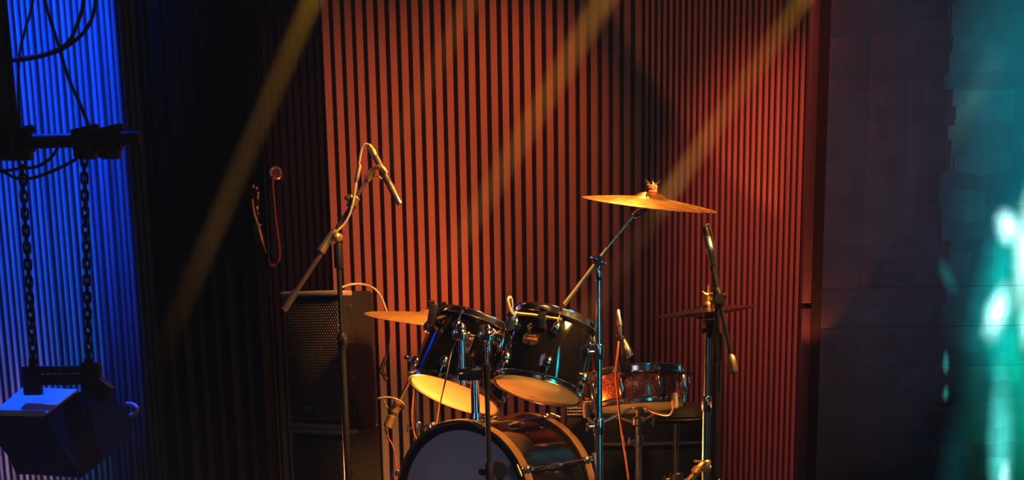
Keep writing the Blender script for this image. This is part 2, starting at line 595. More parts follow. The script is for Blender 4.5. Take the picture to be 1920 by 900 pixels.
# ------------------------------------------------------------------ LED screen
def screen_material(Y):
    m = bpy.data.materials.new('led_picture')
    m.use_nodes = True
    nt = m.node_tree
    L = nt.links.new
    b = nt.nodes['Principled BSDF']
    b.inputs['Base Color'].default_value = (0.003, 0.003, 0.004, 1)
    b.inputs['Specular IOR Level'].default_value = 0.15
    b.inputs['Roughness'].default_value = 0.6
    geo = nt.nodes.new('ShaderNodeNewGeometry')
    nz = nt.nodes.new('ShaderNodeTexNoise')
    nz.inputs['Scale'].default_value = 7
    nz.inputs['Detail'].default_value = 2
    L(geo.outputs['Position'], nz.inputs['Vector'])
    off = nt.nodes.new('ShaderNodeVectorMath')
    off.operation = 'MULTIPLY_ADD'
    L(nz.outputs['Color'], off.inputs[0])
    off.inputs[1].default_value = (0.04, 0.0, 0.07)
    L(geo.outputs['Position'], off.inputs[2])
    ctr = nt.nodes.new('ShaderNodeVectorMath')
    ctr.operation = 'SUBTRACT'
    L(off.outputs[0], ctr.inputs[0])
    ctr.inputs[1].default_value = (0.02, 0, 0.035)
    sn = nt.nodes.new('ShaderNodeVectorMath')
    sn.operation = 'SNAP'
    L(ctr.outputs[0], sn.inputs[0])
    sn.inputs[1].default_value = (0.009, 10, 0.009)
    # coarse blocks, as in a compressed video picture
    sb = nt.nodes.new('ShaderNodeVectorMath')
    sb.operation = 'SNAP'
    L(ctr.outputs[0], sb.inputs[0])
    sb.inputs[1].default_value = (0.05, 10, 0.07)
    nb = nt.nodes.new('ShaderNodeTexNoise')
    nb.inputs['Scale'].default_value = 6
    L(sb.outputs[0], nb.inputs['Vector'])
    acc = None

    def add(vec):
        nonlocal acc
        if acc is None:
            acc = vec
            return
        a = nt.nodes.new('ShaderNodeVectorMath')
        L(acc, a.inputs[0])
        L(vec, a.inputs[1])
        acc = a.outputs[0]

    s = ppm(Y)
    BL = [  # px, py, rx, ry, turn, colour, power of falloff
        (1560, 300, 330, 620, 0, (0.020, 0.0135, 0.019), 0.7),  # purple-grey haze light put into the screen's own glow
        (1740, 250, 190, 700, 0, (0.000, 0.007, 0.018), 0.8),
        (1930, 240, 190, 620, 0, (0.000, 0.085, 0.120), 1.0),
        (1880, 120, 130, 180, 0, (0.000, 0.060, 0.070), 1.0),
        (1900, 700, 120, 300, 0, (0.000, 0.140, 0.090), 1.4),
        (1822, 190, 45, 140, 30, (0.020, 0.045, 0.035), 1.5),
        (1888, 430, 34, 50, -25, (2.0, 4.2, 4.0), 2.0),
        (2120, 420, 330, 700, 0, (0.0, 0.10, 0.13), 0.8),
        (1868, 588, 36, 70, 12, (2.0, 4.6, 4.6), 2.2),
        (1922, 480, 34, 150, 0, (2.0, 4.0, 3.6), 2.0),
        (1922, 610, 22, 60, 0, (0.7, 1.8, 1.6), 2.0),
        (1875, 520, 60, 200, 10, (0.00, 0.35, 0.38), 1.6),
        (1882, 640, 40, 90, 10, (0.00, 0.35, 0.40), 1.6),
        (1905, 680, 70, 150, -25, (0.00, 0.30, 0.20), 1.3),
        (1915, 820, 60, 160, 0, (0.00, 0.16, 0.08), 1.0),
        (1900, 560, 60, 180, 0, (0.00, 0.22, 0.08), 0.8),
        (1874, 840, 34, 190, -4, (0.12, 1.0, 0.9), 1.4),
        (1884, 895, 16, 40, 0, (0.8, 1.6, 1.6), 1.6),
        (1775, 520, 16, 42, -25, (0.00, 0.10, 0.10), 1.2),
        (1770, 684, 7, 24, 0, (0.02, 0.30, 0.28), 1.2),
        (1770, 740, 7, 20, 0, (0.02, 0.22, 0.20), 1.2),
        (1790, 880, 40, 140, 0, (0.00, 0.03, 0.035), 1.0),
    ]
    sx = nt.nodes.new('ShaderNodeSeparateXYZ')
    L(geo.outputs['Position'], sx.inputs[0])
    wob = nt.nodes.new('ShaderNodeMapRange')
    L(nb.outputs['Fac'], wob.inputs['Value'])
    wob.inputs['From Min'].default_value, wob.inputs['From Max'].default_value = 0.4, 0.6
    wob.inputs['To Min'].default_value, wob.inputs['To Max'].default_value = at(1764, 300, Y).x, at(1790, 300, Y).x
    gt = nt.nodes.new('ShaderNodeMath')
    gt.operation = 'GREATER_THAN'
    L(sx.outputs['X'], gt.inputs[0])
    L(wob.outputs[0], gt.inputs[1])
    lift = nt.nodes.new('ShaderNodeMath')
    lift.operation = 'MAXIMUM'
    L(gt.outputs[0], lift.inputs[0])
    lift.inputs[1].default_value = 0.12
    for px, py, rx, ry, turn, col, pw in BL:
        c = at(px, py, Y)
        mp = nt.nodes.new('ShaderNodeMapping')
        mp.vector_type = 'TEXTURE'
        L(sn.outputs[0], mp.inputs['Vector'])
        mp.inputs['Location'].default_value = (c.x, Y, c.z)
        mp.inputs['Rotation'].default_value = (0, R(turn), 0)
        mp.inputs['Scale'].default_value = (rx / s, 1e4, ry / s)
        g = nt.nodes.new('ShaderNodeTexGradient')
        g.gradient_type = 'SPHERICAL'
        L(mp.outputs[0], g.inputs[0])
        p = nt.nodes.new('ShaderNodeMath')
        p.operation = 'POWER'
        L(g.outputs['Fac'], p.inputs[0])
        p.inputs[1].default_value = pw
        q = nt.nodes.new('ShaderNodeVectorMath')
        q.operation = 'SCALE'
        q.inputs[0].default_value = col
        if px > 1795:
            k = nt.nodes.new('ShaderNodeMath')
            k.operation = 'MULTIPLY'
            L(p.outputs[0], k.inputs[0])
            L(lift.outputs[0], k.inputs[1])
            L(k.outputs[0], q.inputs['Scale'])
        else:
            L(p.outputs[0], q.inputs['Scale'])
        add(q.outputs[0])
    mr = nt.nodes.new('ShaderNodeMapRange')
    mr.inputs['From Min'].default_value, mr.inputs['From Max'].default_value = 0.35, 0.65
    mr.inputs['To Min'].default_value, mr.inputs['To Max'].default_value = 0.8, 1.15
    L(nb.outputs['Fac'], mr.inputs['Value'])
    fin = nt.nodes.new('ShaderNodeVectorMath')
    fin.operation = 'SCALE'
    L(acc, fin.inputs[0])
    L(mr.outputs[0], fin.inputs['Scale'])
    L(fin.outputs[0], b.inputs['Emission Color'])
    b.inputs['Emission Strength'].default_value = 1.0
    return m


TILE = 72.6 / ppm(SY)
led = thing('led_screen', 'tall wall of square screen tiles glowing teal, right of the slatted wall', 'screen', (xs2, SY, 0))
NC, NR = 9, int(3.4 / TILE)
MB().box((xs2 + NC * TILE / 2, SY + 0.07, NR * TILE / 2), (NC * TILE, 0.06, NR * TILE)).done('screen_back', M['black_board'], led)
zoff = (at(1600, 150, SY).z) % TILE
lm = screen_material(SY)
tile_me = MB().box((TILE / 2, 0.02, TILE / 2), (TILE - 0.0022, 0.04, TILE - 0.0022), bevel=0.001).mesh('screen_tile', lm)
for i in range(NC):
    for j in range(NR):
        o = bpy.data.objects.new('screen_tile', tile_me)
        COL.objects.link(o)
        o.parent = led
        o.location = (i * TILE + (0.0016 if i else 0.0), random.uniform(-0.0006, 0.0006), j * TILE + zoff * 0.0)

# ------------------------------------------------------------------ black stage curtain
mb = MB()
cx0, cx1, CY = wx(278, 6.6), wx(492, 6.6), 6.6
cret = [V((xe + 0.03, 7.02, 0)), V((xe + 0.012, 6.85, 0)), V((cx0 - 0.004, 6.70, 0))]  # side return added to block the orange wash from the blue wall
N = 120
for side in (0, 1):
    pass
rows = []
for z in (0.02, 0.8, 1.6, 2.4, TOP - 0.01):
    f, bk = [], []
    for k in range(N + 1):
        t = k / N
        x = cx0 + (cx1 - cx0) * t
        y = CY + 0.028 * math.sin(t * 46 + 0.6 * math.sin(z * 1.3)) + 0.012 * math.sin(t * 17 + z)
        f.append(V((x, y, z)))
        bk.append(V((x, y + 0.006, z)))
    f = [V((p.x, p.y, z)) for p in cret] + f
    bk = [V((p.x + 0.006, p.y, z)) for p in cret] + bk
    rows.append(f + bk[::-1])
mb.ring_loft(rows)
single(mb, 'stage_curtain', M['curtain'], (cx0, CY, 0), 'black stage curtain hanging in soft folds between blue wall and dark slats', 'curtain')


# ------------------------------------------------------------------ drums
def hoop_profile(r, z, up, rise):
    """flanged steel hoop around a skin at height z: a ring at the flange, a flat band, a rolled ring that rises past the skin"""
    s = up
    p = [(r + 0.0005, -0.019), (r + 0.0105, -0.019), (r + 0.0125, -0.0165), (r + 0.0105, -0.0135), (r + 0.0045, -0.0125),
         (r + 0.0040, rise - 0.0065), (r + 0.0075, rise - 0.0045), (r + 0.0080, rise - 0.0015), (r + 0.0055, rise), (r + 0.0005, rise - 0.0010)]
    return [(a, z + s * b_) for a, b_ in p]


def drum(root, r, d, nl, phase, shell_m, top_m, bottom_m, badge=None, long_lugs=False):
    """drum in root's own frame: Z is its axis, the bottom skin at z = 0"""
    MB().lathe([(r - 0.004, 0.004), (r - 0.0005, 0.010), (r - 0.0005, d - 0.010), (r - 0.004, d - 0.004), (r - 0.008, d - 0.010), (r - 0.008, 0.010)], 64).done('shell', shell_m, root, True)
    for nm, z, s, m in (('batter_head', d, 1, top_m), ('bottom_head', 0.0, -1, bottom_m)):
        MB().lathe([(0, z), (r * 0.5, z), (r - 0.006, z), (r + 0.0005, z - s * 0.003), (r + 0.0005, z - s * 0.012)], 64, closed=False).done(nm, m, root, True)
    hoops = [MB().lathe(hoop_profile(r + 0.001, z, s, h_), 64).done('hoop', M['chrome'], root, True) for z, s, h_ in ((d, 1, 0.011), (0.0, -1, 0.0035))]
    for k in range(nl):
        a = phase + 2 * math.pi * k / nl
        u = V((math.cos(a), math.sin(a), 0))
        f = frame(u)
        if long_lugs:
            zs = [(d * 0.5, 0)]
        else:
            zs = [(d - 0.062, 1), (0.062, -1)]
        for z, s in zs:
            mb = MB()
            c = u * (r + 0.004) + V((0, 0, z))
            if long_lugs:
                mb.ball(c, 1, f, (0.013, 0.044, 0.014))
            else:
                mb.ball(c, 1, f, (0.0175, 0.023, 0.019))
                mb.cyl(c + V((0, 0, s * 0.008)) + u * 0.006, c + V((0, 0, s * 0.028)) + u * 0.006, 0.0058, seg=10)
            lug = mb.done('lug', M['chrome'], root, True)
        for z, s in ((d, 1), (0.0, -1)):
            mb = MB()
            p0 = u * (r + 0.0105) + V((0, 0, (d * 0.5 + s * 0.03) if long_lugs else z - s * 0.044))
            p1 = u * (r + 0.0105) + V((0, 0, z - s * 0.008))
            mb.cyl(p0, p1, 0.0032, seg=8)
            mb.cyl(p1 - V((0, 0, s * 0.006)), p1, 0.0062, seg=10)
            mb.box(p1 + V((0, 0, s * 0.003)), (0.0055, 0.0055, 0.008))
            mb.box(u * (r + 0.0085) + V((0, 0, z - s * 0.0165)), (0.018, 0.011, 0.004), Matrix.Rotation(a, 3, 'Z'))
            mb.done('tension_rod', M['chrome'], root, True)
    return hoops


def front_angle(rotm):
    """angle, in the drum's own frame, of the side that faces the camera"""
    d = rotm.transposed() @ V((0, -1, 0))
    return math.atan2(d.y, d.x)


# bass drum -------------------------------------------------------
YAW = R(34)
ax = V((math.sin(YAW), math.cos(YAW), 0))        # from its front to its back
BR, BD = 0.272, 0.42
B0 = at(868, 944, 5.40)
fx = V((math.cos(YAW), -math.sin(YAW), 0))       # towards its right, seen from the front
brot = Matrix(((fx.x, 0, -ax.x), (fx.y, 0, -ax.y), (fx.z, 1, -ax.z)))   # Z: out of the front
bass = thing('bass_drum', 'black lacquered bass drum with grey front skin, lowest drum of the kit', 'drum', (B0.x, B0.y, B0.z), brot)
L_ = lambda a, r, z: V((math.sin(a) * r, math.cos(a) * r, z))    # a: clockwise from the top, seen from the front
MB().lathe([(BR - 0.007, -BD + 0.02), (BR, -BD + 0.02), (BR, -0.02), (BR - 0.007, -0.02)], 96).done('shell', M['drum_shell'], bass, True)
for nm, z0, z1 in (('front_hoop', 0.010, -0.034), ('rear_hoop', -BD + 0.034, -BD - 0.010)):
    MB().lathe([(BR + 0.003, z0), (BR + 0.014, z0), (BR + 0.0165, (z0 * 3 + z1) / 4), (BR + 0.0165, (z0 + 3 * z1) / 4), (BR + 0.014, z1), (BR + 0.003, z1)], 96).done(nm, M['bass_hoop'], bass, True)
MB().lathe([(0, 0.0), (BR * 0.5, 0.0), (BR * 0.925, 0.0)], 96, closed=False).done('front_head', M['head_grey'], bass, True)['label'] = 'matt grey drum skin'
MB().lathe([(BR * 0.925, 0.0), (BR - 0.004, 0.0), (BR + 0.002, -0.004), (BR + 0.002, -0.016)], 96, closed=False).done('head_rim', M['black_gloss'], bass, True)
MB().lathe([(0, -BD), (BR * 0.5, -BD), (BR, -BD), (BR + 0.002, -BD + 0.012)], 64, closed=False).done('rear_head', M['skin_frost'], bass, True)
for k in range(8):
    a = R(19 + 45 * k)
    rr = Matrix.Rotation(-a, 3, 'Z')
    mb = MB()
    mb.ball(L_(a, BR + 0.004, -BD / 2), 1, rr, (0.013, 0.013, 0.05))
    mb.done('lug', M['chrome'], bass, True)
    for s, zc in ((1, -0.012), (-1, -BD + 0.012)):
        mb = MB()
        mb.box(L_(a, BR + 0.0205, zc), (0.020, 0.006, 0.058), rr, 0.002)
        mb.box(L_(a, BR + 0.013, zc + s * 0.028), (0.018, 0.020, 0.006), rr, 0.002)
        mb.ball(L_(a, BR + 0.024, zc - s * 0.004), 0.011, rr, (1, 0.8, 1.6))
        mb.cyl(L_(a, BR + 0.020, zc + s * 0.05), L_(a, BR + 0.018, -BD / 2 + s * 0.03), 0.0038, seg=8)
        mb.cyl(L_(a - 0.07, BR + 0.020, zc + s * 0.05), L_(a + 0.07, BR + 0.020, zc + s * 0.05), 0.0042, seg=8)
        mb.done('claw_hook', M['chrome'], bass, True)
for s in (-1, 1):
    mb = MB()
    p = L_(s * R(112), BR, -0.10)
    q = L_(s * R(128), BR + 0.10, 0.02)
    q.y = -B0.z + 0.004
    mb.cyl(p, q, 0.008, seg=10)
    mb.done('spur', M['chrome'], bass, True)

# rack toms -------------------------------------------------------
def axis_rot(lean, away):
    return frame(V((math.tan(R(lean)), math.tan(R(away)), 1)))


T2R, T2D = 0.1525, 0.245
rot2 = axis_rot(15.5, 17)
c2 = at(1008, 733, 5.46)
tom2 = thing('rack_tom', 'black rack tom with a metal badge on its shell, nearer the snare drum', 'drum', c2, rot2, 'rack toms above the bass drum')
fa = front_angle(rot2)
drum(tom2, T2R, T2D, 6, fa + R(2), M['drum_shell'], M['skin_clear'], M['skin_frost'])
T1R, T1D = 0.169, 0.262
rot1 = axis_rot(21, 19)
c1 = at(852, 741, 5.80)
tom1 = thing('rack_tom', 'black rack tom without a badge, its bottom skin glowing yellow beside the ride cymbal', 'drum', c1, rot1, 'rack toms above the bass drum')
fa1 = front_angle(rot1)
drum(tom1, T1R, T1D, 6, fa1 + R(-24), M['drum_shell'], M['skin_clear'], M['skin_frost'])

# badge on the nearer tom
ba = fa + R(-27)
u = V((math.cos(ba), math.sin(ba), 0))
tn = V((-math.sin(ba), math.cos(ba), 0))
bz = 0.128


def bad(x, y, o):
    th = x / T2R
    uu = u * math.cos(th) + tn * math.sin(th)
    return uu * (T2R + o) + V((0, 0, bz + y))


outline = [(-0.028, 0.013), (-0.015, 0.021), (0, 0.0235), (0.015, 0.021), (0.028, 0.013), (0.0295, -0.014), (0.012, -0.020), (0, -0.0225), (-0.012, -0.020), (-0.0295, -0.014)]
bd = MB().ring_loft([[bad(x, y, 0.0) for x, y in outline], [bad(x, y, 0.0035) for x, y in outline]]).done('badge', M['badge'], tom2, True)
bd['label'] = 'metal maker badge'
MB().ring_loft([[bad(x * 0.88, y * 0.88, 0.003) for x, y in outline], [bad(x * 0.86, y * 0.86, 0.0042) for x, y in outline]]).done('badge_plate', M['badge_dark'], bd, True)
pc = bad(0, -0.0165, 0.003)
MB().cyl(pc, pc + u * 0.006, 0.0065, seg=14).done('air_vent', M['chrome'], bd, True)


def text_mesh(word, size):
    cu = bpy.data.curves.new('text', 'FONT')
    cu.body, cu.size, cu.align_x, cu.align_y, cu.extrude = word, size, 'CENTER', 'CENTER', size * 0.03
    o = bpy.data.objects.new('text', cu)
    COL.objects.link(o)
    bpy.context.view_layer.update()
    me = bpy.data.meshes.new_from_object(o.evaluated_get(bpy.context.evaluated_depsgraph_get()))
    bpy.data.objects.remove(o)
    return me


me = text_mesh('YAMAHA', 0.0125)
for v in me.vertices:
    x, y, z = v.co
    v.co = bad(x * 0.95, y + 0.002, 0.0045 + z)
me.materials.clear()
me.materials.append(M['letter'])
lt = bpy.data.objects.new('badge_lettering', me)
COL.objects.link(lt)
lt.parent = bd
MB().ring_loft([[bad(x, y + 0.0125, 0.0042) for x, y in ((-0.016, 0), (0.016, 0), (0.016, 0.002), (-0.016, 0.002))], [bad(x, y + 0.0125, 0.005) for x, y in ((-0.016, 0), (0.016, 0), (0.016, 0.002), (-0.016, 0.002))]]).done('badge_line', M['letter'], bd, True)

# snare drum ------------------------------------------------------
SR, SD = 0.178, 0.130
rots = axis_rot(-2.6, 9.5)
cs = at(1196, 764, 6.05)
snare = thing('snare_drum', 'shallow snare drum in red sparkle finish with chrome hoops, on a stand', 'drum', cs, rots)
fas = front_angle(rots)
drum(snare, SR, SD, 8, fas + R(-22), M['sparkle'], M['skin_frost'], M['skin_frost'], long_lugs=True)
ua = fas + R(64)
u = V((math.cos(ua), math.sin(ua), 0))
mb = MB()
mb.box(u * (SR + 0.012) + V((0, 0, SD * 0.5)), (0.022, 0.026, 0.075), Matrix.Rotation(ua, 3, 'Z'), 0.003)
mb.tube(smooth_path([u * (SR + 0.022) + V((0, 0, SD * 0.3)), u * (SR + 0.036) + V((0, 0, SD * 0.5)), u * (SR + 0.034) + V((0, 0, SD * 0.72)), u * (SR + 0.052) + V((0, 0, SD * 0.84))]), 0.004)
mb.cyl(u * (SR + 0.012) + V((0, 0, 0)), u * (SR + 0.012) + V((0, 0, SD * 0.25)), 0.008, seg=10)
mb.done('strainer', M['chrome'], snare, True)


# ------------------------------------------------------------------ stands
def tripod(root, x, y, zc, spread, m, n=3, turn=0.0, zlow=0.10, r=0.009):
    for k in range(n):
        a = turn + 2 * math.pi * k / n
        d = V((math.cos(a), math.sin(a), 0))
        mb = MB()
        foot = V((x, y, 0.012)) + d * spread
        mb.cyl(V((x, y, zc)) + d * 0.014, foot, r, seg=10)
        mb.cyl(V((x, y, zlow)) + d * 0.012, V((x, y, zc)).lerp(foot, 0.62) + d * 0.0, r * 0.6, seg=8)
        leg = mb.done('leg', m, root)
        MB().cyl(foot + V((0, 0, 0.014)) - d * 0.012, foot - V((0, 0, 0.011)) + d * 0.010, r * 1.6, seg=10).done('rubber_foot', M['rubber'], leg)


def collar(root, p, r, h, m, knob=None, name='collar'):
    mb = MB()
    p = V(p)
    mb.turn(p - V((0, 0, h / 2)), p + V((0, 0, h / 2)), [(0, r * 0.92), (0.06, r), (0.94, r), (1, r * 0.92)])
    if knob is not None:
        d = V(knob).normalized()
        mb.cyl(p, p + d * (r + 0.016), 0.006, seg=10)
        mb.box(p + d * (r + 0.022), (0.008, 0.03, 0.016), frame(d).to_3x3() @ Matrix.Rotation(R(90), 3, 'Y'), 0.003)
    return mb.done(name, m, root)


def cymbal(root, rad, bell=0.055, bellh=0.021, bow=0.020):
    """cymbal in root's own frame, its centre hole at the origin, edge below"""
    pts = [(0.006, 0), (bell * 0.35, -bellh * 0.10), (bell * 0.7, -bellh * 0.42), (bell * 0.93, -bellh * 0.85), (bell * 1.08, -bellh)]
    n = 8
    for k in range(1, n + 1):
        t = k / n
        pts.append((bell * 1.08 + (rad - bell * 1.08) * t, -bellh - bow * (0.55 * t + 0.45 * t * t)))
    under = [(r, z - 0.0016) for r, z in pts[::-1]]
    return MB().lathe(pts + under, 96).done('cymbal', M['bronze'], root, True, sharp=60)


def cymbal_thing(name, label, c, rot, rad, **kw):
    o = thing(name, label, 'cymbal', c, rot, kw.pop('group', None))
    metal = kw.pop('metal', 'bronze')
    me_o = cymbal(o, rad, **kw)
    # one solid piece of bronze: keep it as one mesh, no parts
    me = me_o.data
    me.materials[0] = M[metal]
    mtx = WM[o]
    bpy.data.objects.remove(me_o)
    lab, cat, grp = o['label'], o['category'], o.get('group')
    bpy.data.objects.remove(o)
    n = bpy.data.objects.new(name, me)
    COL.objects.link(n)
    n.matrix_world = mtx
    WM[n] = mtx
    return tag(n, lab, cat, grp)


# crash on its boom stand
crot = frame(V((math.tan(R(6.8)), -math.tan(R(7.5)), 1)))
cc = at(1221, 359, 5.45)
cymbal_thing('crash_cymbal', 'golden crash cymbal high on a boom stand above the snare drum', cc, crot, 0.228)
caxis = crot @ V((0, 0, 1))
CSY = 5.42
pj = at(1122, 489, CSY)
CSX = pj.x
cst = thing('cymbal_stand', 'tall chrome boom stand that carries the golden crash cymbal', 'stand', (CSX, CSY, 0))
z1, z2 = at(1121, 660, CSY).z, at(1121, 800, CSY).z
MB().cyl((CSX, CSY, 0.10), (CSX, CSY, z2), 0.0145, seg=20).done('lower_tube', M['chrome'], cst)
MB().cyl((CSX, CSY, z2 - 0.02), (CSX, CSY, z1), 0.0125, seg=20).done('middle_tube', M['chrome'], cst)
MB().cyl((CSX, CSY, z1 - 0.02), (CSX, CSY, pj.z - 0.01), 0.0095, seg=20).done('upper_tube', M['chrome'], cst)
collar(cst, (CSX, CSY, z1), 0.0175, 0.05, M['chrome'], (-1, -0.3, 0))
collar(cst, (CSX, CSY, z2), 0.0195, 0.055, M['chrome'], (-1, -0.4, 0))
collar(cst, (CSX, CSY, pj.z - 0.045), 0.013, 0.04, M['chrome'])
mb = MB()
mb.cyl(pj - V((0, 0.016, 0)), pj + V((0, 0.016, 0)), 0.017, seg=18)
mb.cyl(pj - V((0, 0.026, 0)), pj - V((0, 0.012, 0)), 0.008, seg=12)
mb.box(pj + V((-0.018, -0.022, 0.006)), (0.026, 0.006, 0.012), Matrix.Rotation(R(20), 3, 'Y'), 0.002)
mb.box(pj + V((0.016, -0.022, -0.008)), (0.018, 0.006, 0.010), Matrix.Rotation(R(20), 3, 'Y'), 0.002)
mb.done('tilter', M['chrome'], cst)
btop, bend = at(1192, 400, 5.44), at(1058, 570, CSY - 0.02)
pj2 = pj + V((0, -0.0, 0.004))
mb = MB()
dv = (pj2 - bend)
mb.cyl(bend, pj2 + dv * 0.25, 0.0078, seg=14)
mb.turn(bend - dv * 0.01, bend + dv * 0.06, [(0, 0.006), (0.1, 0.009), (1, 0.009)], 14)
mb.done('boom_handle', M['amber_metal'], cst)['label'] = 'bright metal boom end'
MB().cyl(pj2 + dv * 0.25, btop, 0.0052, seg=12).done('boom', M['chrome'], cst)
tpos = cc - caxis * 0.045
mb = MB()
mb.turn(tpos - caxis * 0.012, tpos + caxis * 0.020, [(0, 0.008), (0.2, 0.016), (0.7, 0.019), (1, 0.022)], 20)
mb.turn(btop + (btop - pj2).normalized() * -0.012, btop.lerp(tpos, 0.8), [(0, 0.009), (0.1, 0.012), (0.9, 0.012), (1, 0.010)], 16)
mb.cyl(tpos - V((0, 0.018, 0)), tpos + V((0, 0.012, 0)), 0.009, seg=14)
mb.done('cymbal_tilter', M['chrome'], cst)
MB().turn(cc - caxis * 0.003, cc + caxis * 0.022, [(0, 0.0175), (0.1, 0.0195), (0.5, 0.018), (0.55, 0.0195), (0.93, 0.0185), (1, 0.016)], 20).done('felt', M['felt'], cst)['label'] = 'red felt washer'
mb = MB()
mb.cyl(cc - caxis * 0.045, cc + caxis * 0.042, 0.0035, seg=10)
mb.turn(cc + caxis * 0.021, cc + caxis * 0.031, [(0, 0.010), (1, 0.006)], 14)
for s in (-1, 1):
    sd = crot @ V((1, -0.25, 0))
    mb.tube(smooth_path([cc + caxis * 0.024 + sd * s * 0.005, cc + caxis * 0.029 + sd * s * 0.016, cc + caxis * 0.036 + sd * s * 0.023, cc + caxis * 0.027 + sd * s * 0.021], 5), 0.0034, 8)
mb.done('wing_nut', M['chrome'], cst)
tripod(cst, CSX, CSY, 0.36, 0.20, M['chrome'], turn=R(-80))

# ride on its boom stand
rrot = frame(V((math.tan(R(6.6)), -math.tan(R(4.5)), 1)))
rc = at(812, 580, 6.42)
cymbal_thing('ride_cymbal', 'golden ride cymbal reaching out left behind the rack tom with the yellow skin', rc, rrot, 0.272, bell=0.066, metal='bronze_lit')
raxis = rrot @ V((0, 0, 1))
RY = 6.40
rj = at(780, 690, RY)
rst = thing('cymbal_stand', 'boom stand of the ride cymbal, its arm slanting down behind the rack tom', 'stand', (rj.x, RY, 0))
MB().cyl((rj.x, RY, 0.10), (rj.x, RY, 0.52), 0.0145, seg=18).done('lower_tube', M['chrome'], rst)
MB().cyl((rj.x, RY, 0.5), (rj.x, RY, rj.z), 0.0115, seg=18).done('upper_tube', M['chrome'], rst)
collar(rst, (rj.x, RY, 0.52), 0.0185, 0.05, M['chrome'], (-1, 0, 0))
mb = MB()
mb.cyl(rj - V((0, 0.03, 0)), rj + V((0, 0.016, 0)), 0.019, seg=18)
mb.box(rj + V((-0.03, -0.022, 0.04)), (0.03, 0.02, 0.02), Matrix.Rotation(R(35), 3, 'Y'), 0.003)
mb.done('tilter', M['chrome'], rst)
rb0, rb1 = at(747, 758, RY - 0.03), rc - raxis * 0.05
mb = MB()
mb.cyl(rb0, rj - V((0, 0.02, 0)), 0.0085, seg=14)
mb.done('boom_handle', M['amber_metal'], rst)['label'] = 'bright metal boom end'
MB().cyl(rj - V((0, 0.02, 0)), rb1, 0.0075, seg=12).done('boom', M['chrome'], rst)
rw = at(727, 802, RY - 0.035)
MB().turn(at(748, 752, RY - 0.03), rw, [(0, 0.009), (0.05, 0.0185), (0.42, 0.0185), (0.44, 0.013), (0.56, 0.013), (0.58, 0.0205), (0.97, 0.0205), (1, 0.017)], 20).done('counterweight', M['amber_metal'], rst)['label'] = 'amber-tinted counterweight'
mb = MB()
mb.turn(rc - raxis * 0.06, rc - raxis * 0.024, [(0, 0.008), (0.3, 0.014), (1, 0.020)], 18)
mb.cyl(rc - raxis * 0.05, rc + raxis * 0.035, 0.0035, seg=10)
mb.turn(rc + raxis * 0.0, rc + raxis * 0.02, [(0, 0.018), (1, 0.017)], 16)
mb.done('cymbal_seat', M['black'], rst)
tripod(rst, rj.x, RY, 0.40, 0.29, M['chrome'], turn=R(60))

# hi-hat ----------------------------------------------------------
HY = 5.72
hc = at(1327, 584, HY)
hrot = frame(V((-math.tan(R(5.6)), -math.tan(R(0.5)), 1)))
hax = hrot @ V((0, 0, 1))
cymbal_thing('hi_hat_cymbal', 'upper of the two dim hi-hat cymbals closed together on their stand', hc + hax * 0.026, hrot, 0.178, bellh=0.012, bow=0.013, group='hi-hat pair', metal='bronze_shaded')
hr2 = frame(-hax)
cymbal_thing('hi_hat_cymbal', 'lower hi-hat cymbal, turned upside down under its twin', hc - hax * 0.026, hr2, 0.178, bellh=0.012, bow=0.013, group='hi-hat pair', metal='bronze_shaded')
hst = thing('hi_hat_stand', 'chrome hi-hat stand with a thin rod through two closed cymbals', 'stand', (hc.x, HY, 0))
zh1, zh2 = at(1328, 757, HY).z, at(1328, 868, HY).z
hb = hc - hax * 0.05
MB().cyl((hc.x, HY, 0.06), (hc.x, HY, zh1), 0.0145, seg=20).done('lower_tube', M['chrome'], hst)
MB().cyl((hc.x, HY, zh1 - 0.02), (hc.x, HY, hb.z - 0.02), 0.0118, seg=20).done('upper_tube', M['chrome'], hst)
collar(hst, (hc.x, HY, zh1), 0.019, 0.055, M['chrome'], (0.5, -1, 0))
mb = MB()
mb.turn(hb - V((0, 0, 0.045)), hb + V((0, 0, 0.02)), [(0, 0.010), (0.15, 0.018), (0.55, 0.019), (0.7, 0.024), (1, 0.022)], 18)
mb.ball(hb + V((-0.022, -0.012, -0.018)), 0.009)
mb.done('cymbal_seat', M['black'], hst)
htop = at(1327, 534, HY)
mb = MB()
mb.cyl((hc.x, HY, hb.z), (hc.x, HY, htop.z), 0.0036, seg=10)
mb.done('pull_rod', M['amber_metal'], hst)
zc_ = htop.z
mb = MB()
mb.cyl((hc.x, HY, zc_ - 0.105), (hc.x, HY, zc_ - 0.028), 0.0095, seg=14)
mb.turn((hc.x, HY, zc_ - 0.085), (hc.x, HY, zc_ - 0.058), [(0, 0.02), (0.3, 0.017), (0.7, 0.017), (1, 0.013)], 16)
for s in (-1, 1):
    mb.tube(smooth_path([V((hc.x, HY - 0.006, zc_ - 0.034)), V((hc.x + s * 0.014, HY - 0.01, zc_ - 0.030)), V((hc.x + s * 0.022, HY - 0.012, zc_ - 0.022))], 5), 0.0045, 8)
mb.ball((hc.x + 0.016, HY - 0.014, zc_ - 0.05), 0.009)
mb.done('clutch', M['amber_metal'], hst)
mb = MB()
mb.turn((hc.x, HY, zh2 - 0.03), (hc.x, HY, zh2 + 0.012), [(0, 0.017), (0.3, 0.022), (0.8, 0.022), (1, 0.017)], 16)
mb.box((hc.x - 0.02, HY - 0.02, zh2 + 0.006), (0.05, 0.012, 0.008), Matrix.Rotation(R(8), 3, 'Y'), 0.002)
mb.done('leg_bracket', M['amber_metal'], hst)
mb = MB()
ha, hbk = at(1318, 868, HY - 0.03), at(1286, 905, HY - 0.06)
